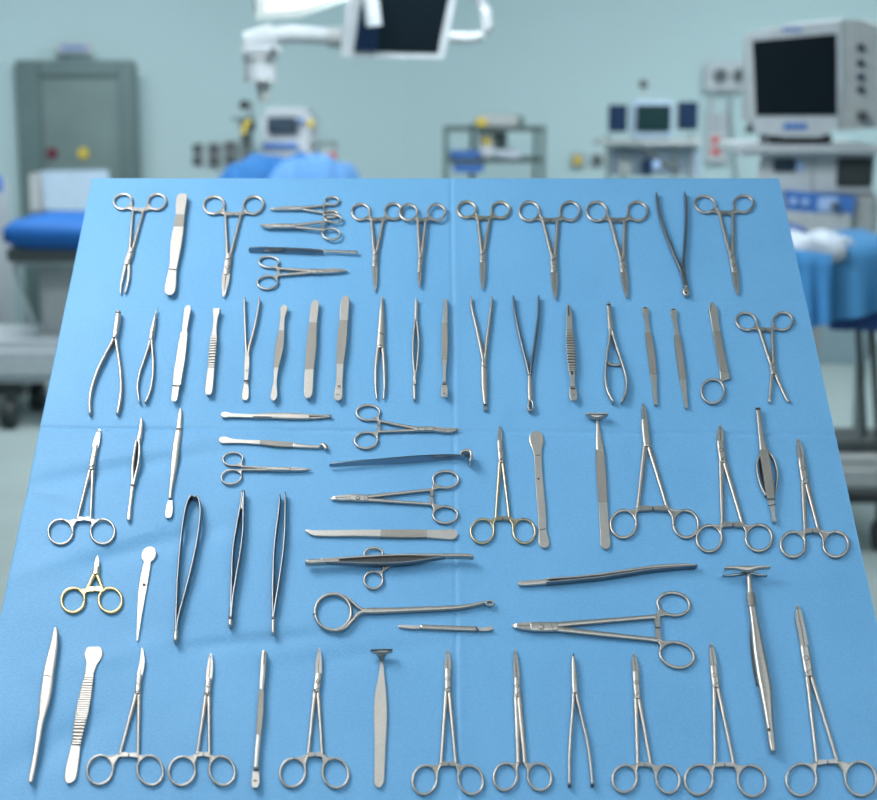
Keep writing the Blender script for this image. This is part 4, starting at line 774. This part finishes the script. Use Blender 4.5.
join('camera_mast', [tube([at(645.5, 98, D+.05), at(645, 86, D+.05)], .008)], 'warm_grey', t); join('camera_head', [pb(640, 80, 648, 88, D, .06)], 'dark_metal', t)
join('foot_pedal', [pb(643, 160, 652, 176, D-.02, .1)], 'screen_navy', t); join('pump', [pb(618, 162, 632, 176, D, .1)], 'grey_metal', t); join('blue_clip', [pb(653, 161, 660, 168, D-.02, .04)], 'pale_print', t)
oY = onwall(590, 160, wr)
for x, m, lb in ((577, 'yellow', 'small yellow wall valve left of the trolley'), (597, 'dark_metal', 'small dark wall valve beside the trolley')):
    t = thing('wall_valve', lb, 'valve', at(x, 160, oY)); join('plate', [pb(x-5, 153, x+7, 167, oY-.03, .03)], 'warm_grey', t); join('dial', [pc(x, 160, 4.5, oY-.03)], m, t)
# gas outlet panel
oY = onwall(730, 100, wr); t = thing('gas_outlet_panel', 'white wall panel with two dark round gas outlets beside the big monitor', 'panel', at(728, 77, oY))
join('panel', [pb(706, 62, 752, 92, oY-.08, .08, .02)], 'white_plastic', t)
for x in (720, 739): join('outlet', [pc(x, 75.5, 6.6, oY-.08)], 'socket_dark', t)
join('hose', [tube([at(731, 92, oY-.1), at(730, 120, oY-.1), at(733, 150, oY-.1), at(738, 185, oY-.1)], .011)], 'grey_metal', t); join('cord', [tube([at(711, 92, oY-.1), at(712, 110, oY-.1)], .009)], 'warm_grey', t)
t = thing('socket_strip', 'pale vertical wall strip with two red sockets below the gas outlets', 'socket', at(715, 135, oY))
join('strip', [pb(708, 112, 727, 163, oY-.04, .04)], 'white_plastic', t); join('switch', [pb(711, 117, 721, 120, oY-.055, .02)], 'warm_grey', t)
join('switch', [pb(710, 126, 722, 128.5, oY-.055, .02)], 'paper', t)
for y in (140.5, 151.5): join('red_socket', [pb(712, y-4, 720, y+4, oY-.055, .02)], 'red', t)
# big patient monitor on its cart
D = 7.0; c = at(812, 140, D); zs = at(0, 141.5, D+.3).z; c.z = zs
t = thing('patient_monitor', 'big white box monitor with black screen and side buttons at upper right', 'monitor', (c.x, D+.2, c.z))
a, q, r_ = at(744, 30, D), at(841, 137, D), at(884, 20, D)
def loft(rings):
    V = [p for r in rings for p in r]; n = len(rings[0]); Fc = [tuple(range(n)), tuple((len(rings)-1)*n+i for i in range(n))]
    for k in range(len(rings)-1):
        for i in range(n): Fc.append((k*n+i, k*n+(i+1) % n, (k+1)*n+(i+1) % n, (k+1)*n+i))
    return V, Fc
fp = [(745, 34), (790, 25), (841, 20), (843, 80), (838, 128), (820, 137), (785, 137), (754, 133), (748, 90)]
def atp(x, y, y3): return at(x, y, y3)
join('housing', [loft([[at(x, y, D) for x, y in fp], [at(x+2 if x > 800 else x+3, y-1, D+.05) for x, y in fp]])], 'white_plastic', t)
sp = [(841, 20), (862, 20), (877, 25), (878, 127), (838, 131), (843, 80)]
join('side_housing', [loft([[at(x, y, D+.012) for x, y in sp], [at(x+2, y, D+.34) for x, y in sp]])], 'warm_grey', t); join('back_housing', [pb(756, 32, 868, 128, D+.05, .3, .03)], 'warm_grey', t)
join('screen', [loft([[at(x, y, D-.006) for x, y in ((752.5, 41), (836.5, 33.5), (837, 115), (756, 115.5))], [at(x, y, D+.004) for x, y in ((752.5, 41), (836.5, 33.5), (837, 115), (756, 115.5))]])], 'screen_black', t)
join('lower_lettering', [pb(784+i*6, 123, 788.6+i*6, 129.5, D-.006, .006, .001) for i in range(4)], 'blue_print', t)
join('upper_lettering', [pb(783+i*5, 28, 786.6+i*5, 31.5, D-.006, .006, .001) for i in range(4)], 'blue_print', t)
for y in (47.5, 63, 77, 89.5): join('button', [pc(860, y, 3.4, D+.012, .02)], 'screen_navy', t)
join('knob', [pc(861, 116, 5, D+.012, .04)], 'dark_metal', t); join('foot', [box(at(778, 0, D).x, D+.05, zs, at(842, 0, D).x, D+.3, zs+.04, .008)], 'dark_metal', t)
join('power_plug', [pc(749, 129, 4, D-.01)], 'dark_metal', t)
t = thing('equipment_cart', 'pale equipment cart with blue control strip under the big monitor', 'cart', (c.x, D+.25, 0))
join('shelf', [box(at(740, 0, D).x, D-.08, zs-.045, at(885, 0, D).x, D+.5, zs-.001, .015)], 'white_gloss', t)
join('upper_unit', [loft([[at(x, y, D) for x, y in ((762, 152), (876, 152), (872, 192), (753, 192))], [at(x, y, D+.4) for x, y in ((762, 152), (876, 152), (872, 192), (753, 192))]])], 'white_plastic', t)
join('display', [pb(774, 159, 796, 172, D-.012, .02)], 'screen_slate', t); join('keypad', [pb(797, 160, 804, 171, D-.012, .02)], 'pale_print', t)
join('open_bay', [pb(838, 158, 872, 187, D-.012, .02)], 'rubber', t); join('groove', [pb(812, 153, 813.5, 190, D-.006, .01, .001)], 'warm_grey', t)
join('control_strip', [loft([[at(x, y, D-.03) for x, y in ((784, 190), (856, 196), (853, 217), (786, 210))], [at(x, y, D+.05) for x, y in ((784, 190), (856, 196), (853, 217), (786, 210))]])], 'blue_print', t)
for x, y in ((793, 201), (805, 202)): join('strip_icon', [pc(x, y, 3.4, D-.03, .01)], 'pale_print', t)
join('strip_window', [pb(819, 197, 838, 212, D-.045, .02)], 'pale_print', t)
join('strip_knob', [pc(834, 206, 3.4, D-.045)], 'dark_metal', t)
join('lower_panel', [box(at(836, 0, D).x, D-.012, .515, at(884, 0, D).x, D-.001, .68, .004)], 'pale_panel', t); join('leg', [box(at(x, 0, D).x-.02, D+.08, .1, at(x, 0, D).x+.02, D+.12, .52, .004) for x in (765,)], 'grey_metal', t); join('leg', [box(at(886, 0, D).x-.02, D+.08, .1, at(886, 0, D).x+.02, D+.12, .52, .004)], 'grey_metal', t)
join('cabinet', [box(at(752, 0, D).x, D, .51, at(890, 0, D).x, D+.45, at(0, 191, D).z, .02)], 'warm_grey', t); join('ledge', [pb(783, 211, 852, 232, D-.04, .05, .01)], 'white_plastic', t)
for x in (765, 886): join('caster', [tube([(at(x, 0, D).x-.02, D+.1, .05), (at(x, 0, D).x+.02, D+.1, .05)], .05, 20), box(at(x, 0, D).x-.02, D+.08, .05, at(x, 0, D).x+.02, D+.12, .11)], 'rubber', t)
# draped bed at right
D = 5.9; c = at(850, 330, D); t = thing('draped_stretcher', 'stretcher covered with blue sheets at the right edge, legs showing below', 'stretcher', (c.x, D+.35, 0))
zt_ = at(0, 250, D).z
def hang(xs, ytop, ybot, D, mat, nm, dp=.6, amp=.02, seed=1, ins=0):
    rows = []; n = 30
    for j in range(7):
        f = j/6; row = []
        for i in range(n+1):
            x = xs[0]+(xs[1]-xs[0])*i/n; yt = ytop[0]+(ytop[1]-ytop[0])*i/n; yb = ybot[0]+(ybot[1]-ybot[0])*i/n
            row.append(at(x, yt+(yb-yt)*f, D)+Vector((0, amp*math.sin(i*.55+seed)*f-.02*f, 0)))
        rows.append(row)
    rows.insert(0, [Vector((p.x, D+dp, p.z+.01)) for p in rows[0]])
    V = [p for r in rows for p in r]; Fc = []
    for j in range(len(rows)-1):
        for i in range(n): k = j*(n+1)+i; Fc.append((k, k+1, k+n+2, k+n+1))
    return V, Fc
join('sheet', [hang((788, 905), (252, 246), (330, 306), D, 0, 0)], 'side_blue_cloth', t, True)
join('side_sheet', [hang((786, 832), (250, 256), (334, 322), D-.04, 0, 0, .05, .015, 3)], 'mid_blue_cloth', t, True)
join('under_sheet', [hang((828, 905), (290, 286), (329, 331), D+.06, 0, 0, .5, .01, 2)], 'navy', t, True)
join('pillow', [cushion(at(790, 0, D).x, D+.25, zt_-.01, at(836, 0, D).x, D+.5, at(0, 230, D+.2).z, .01)], 'navy', t, True)
join('bed_frame', [box(at(800, 0, D).x, D+.1, at(0, 322, D).z, at(910, 0, D).x, D+.55, zt_-.03, .02)], 'warm_grey', t)
for x in (858, 872):
    p0, p1 = at(x, 325, D+.15), at(x+6, 452, D+.15); join('leg', [tube([p0, (p1.x, D+.15, .37)], .013)], 'dark_metal', t)
join('base', [box(at(836, 0, D).x, D-.1, .22, at(920, 0, D).x, D+.5, .36, .04)], 'warm_grey', t); join('base_bar', [box(at(850, 0, D).x, D+.02, .36, at(920, 0, D).x, D+.3, .40, .01)], 'dark_metal', t); join('bumper', [box(at(838, 0, D).x, D-.11, .195, at(920, 0, D).x, D+.51, .222, .008)], 'rubber', t)  # lowest dark bar paints the shade along the base's bottom edge
for x, yy in ((862, -.05), (905, -.05), (862, .45)): join('caster', [tube([(at(x, 0, D).x-.02, D+yy, .055), (at(x, 0, D).x+.02, D+yy, .055)], .055, 20), box(at(x, 0, D).x-.015, D+yy-.015, .06, at(x, 0, D).x+.015, D+yy+.015, .2)], 'rubber', t)
e = join('gauze_towel', [cushion(at(797, 0, D).x, D-.02, at(0, 262, D).z, at(858, 0, D).x, D+.28, at(0, 242, D).z, .012, n=30, wav=.014, seed=2), cushion(at(836, 0, D).x, D+.1, at(0, 256, D).z, at(874, 0, D).x, D+.4, at(0, 243, D).z, .012, n=30, wav=.012, seed=5)], 'white_cloth', None, True, loc=at(828, 262, D)); e['label'] = 'crumpled white towel lying on the blue covered stretcher'; e['category'] = 'towel'
# ================================================================ lights
for i, (x, y, w, l) in enumerate(((-1.6, .9, 1.2, .6), (1.4, .9, 1.2, .6), (-1.6, 4.2, 1.2, .6), (1.6, 4.2, 1.2, .6), (-1.6, 7.4, 1.2, .6), (1.8, 7.4, 1.2, .6))):  # unseen glowing panels added on the ceiling to brighten steel and room
    t = thing('ceiling_light', ['recessed ceiling light panel above the left front of the room', 'recessed ceiling light panel above the right front of the room', 'recessed ceiling light panel in the middle left of the ceiling', 'recessed ceiling light panel in the middle right of the ceiling', 'recessed ceiling light panel at the far left', 'recessed ceiling light panel at the far right'][i], 'lamp', (x, y, CH))
    join('frame', [box(x-w/2-.03, y-l/2-.03, CH-.03, x+w/2+.03, y-l/2, CH, 0), box(x-w/2-.03, y+l/2, CH-.03, x+w/2+.03, y+l/2+.03, CH, 0), box(x-w/2-.03, y-l/2, CH-.03, x-w/2, y+l/2, CH, 0), box(x+w/2, y-l/2, CH-.03, x+w/2+.03, y+l/2, CH, 0)], 'white_gloss', t)
    join('diffuser', [box(x-w/2, y-l/2, CH-.025, x+w/2, y+l/2, CH-.002, 0)], 'panel_glow', t)
def area(nm, loc, tgt, sx, sy, e, col):
    l = bpy.data.lights.new(nm, 'AREA'); l.shape = 'RECTANGLE'; l.size = sx; l.size_y = sy; l.energy = e; l.color = col
    o = bpy.data.objects.new(nm, l); link(o); o.location = loc; o.rotation_euler = (Vector(tgt)-Vector(loc)).to_track_quat('-Z', 'Y').to_euler(); return o
area('surgical_light', (-.95, 1.85, 2.6), (-.15, 1.8, 1.3), .75, .75, 22.5, (1, .985, .95))  # unseen key light added at upper left, without a lamp head
for i, (x, y) in enumerate(((-1.9, 8.2), (1.9, 8.2), (0, 5.4))): area('room_light', (x, y, CH-.05), (x, y+.6, 0), 1.6, 1., 115, (.95, 1, 1))
area('front_light', (0, -.6, CH-.05), (0, .6, 0), 3.0, 1.4, 64, (.97, 1, 1))
w = bpy.data.worlds.new('world'); bpy.context.scene.world = w; w.use_nodes = True
w.node_tree.nodes['Background'].inputs['Color'].default_value = (.8, .9, .95, 1); w.node_tree.nodes['Background'].inputs['Strength'].default_value = .5
v = bpy.context.scene.view_settings; v.view_transform = 'Standard'; v.look = 'None'; v.exposure = 0; v.gamma = 1; v.use_curve_mapping = False

cats = {}
for o in bpy.data.objects:
    if o.parent is None and 'category' in o and 'group' not in o: cats.setdefault(o['category'], []).append(o)
for k_, g_ in (('clamp', 'ring-handled clamps laid out on the drape'), ('scissors', 'surgical scissors laid out on the drape'), ('tweezers', 'tweezers laid out on the drape'), ('elevator', 'elevators laid out on the drape'), ('pliers', 'pliers laid out on the drape'), ('retractor', 'retractors laid out on the drape'), ('needle holder', 'needle holders laid out on the drape'), ('scalpel handle', 'scalpel handles laid out on the drape'), ('tray', 'blue trays on the wire rack'), ('valve', 'wall valves beside the trolley')):
    if len(cats.get(k_, [])) > 1:
        for o in cats[k_]: o['group'] = g_
for o in bpy.data.objects:
    if o.name.startswith('ceiling_light') and o.parent is None: o['group'] = 'recessed ceiling light panels'
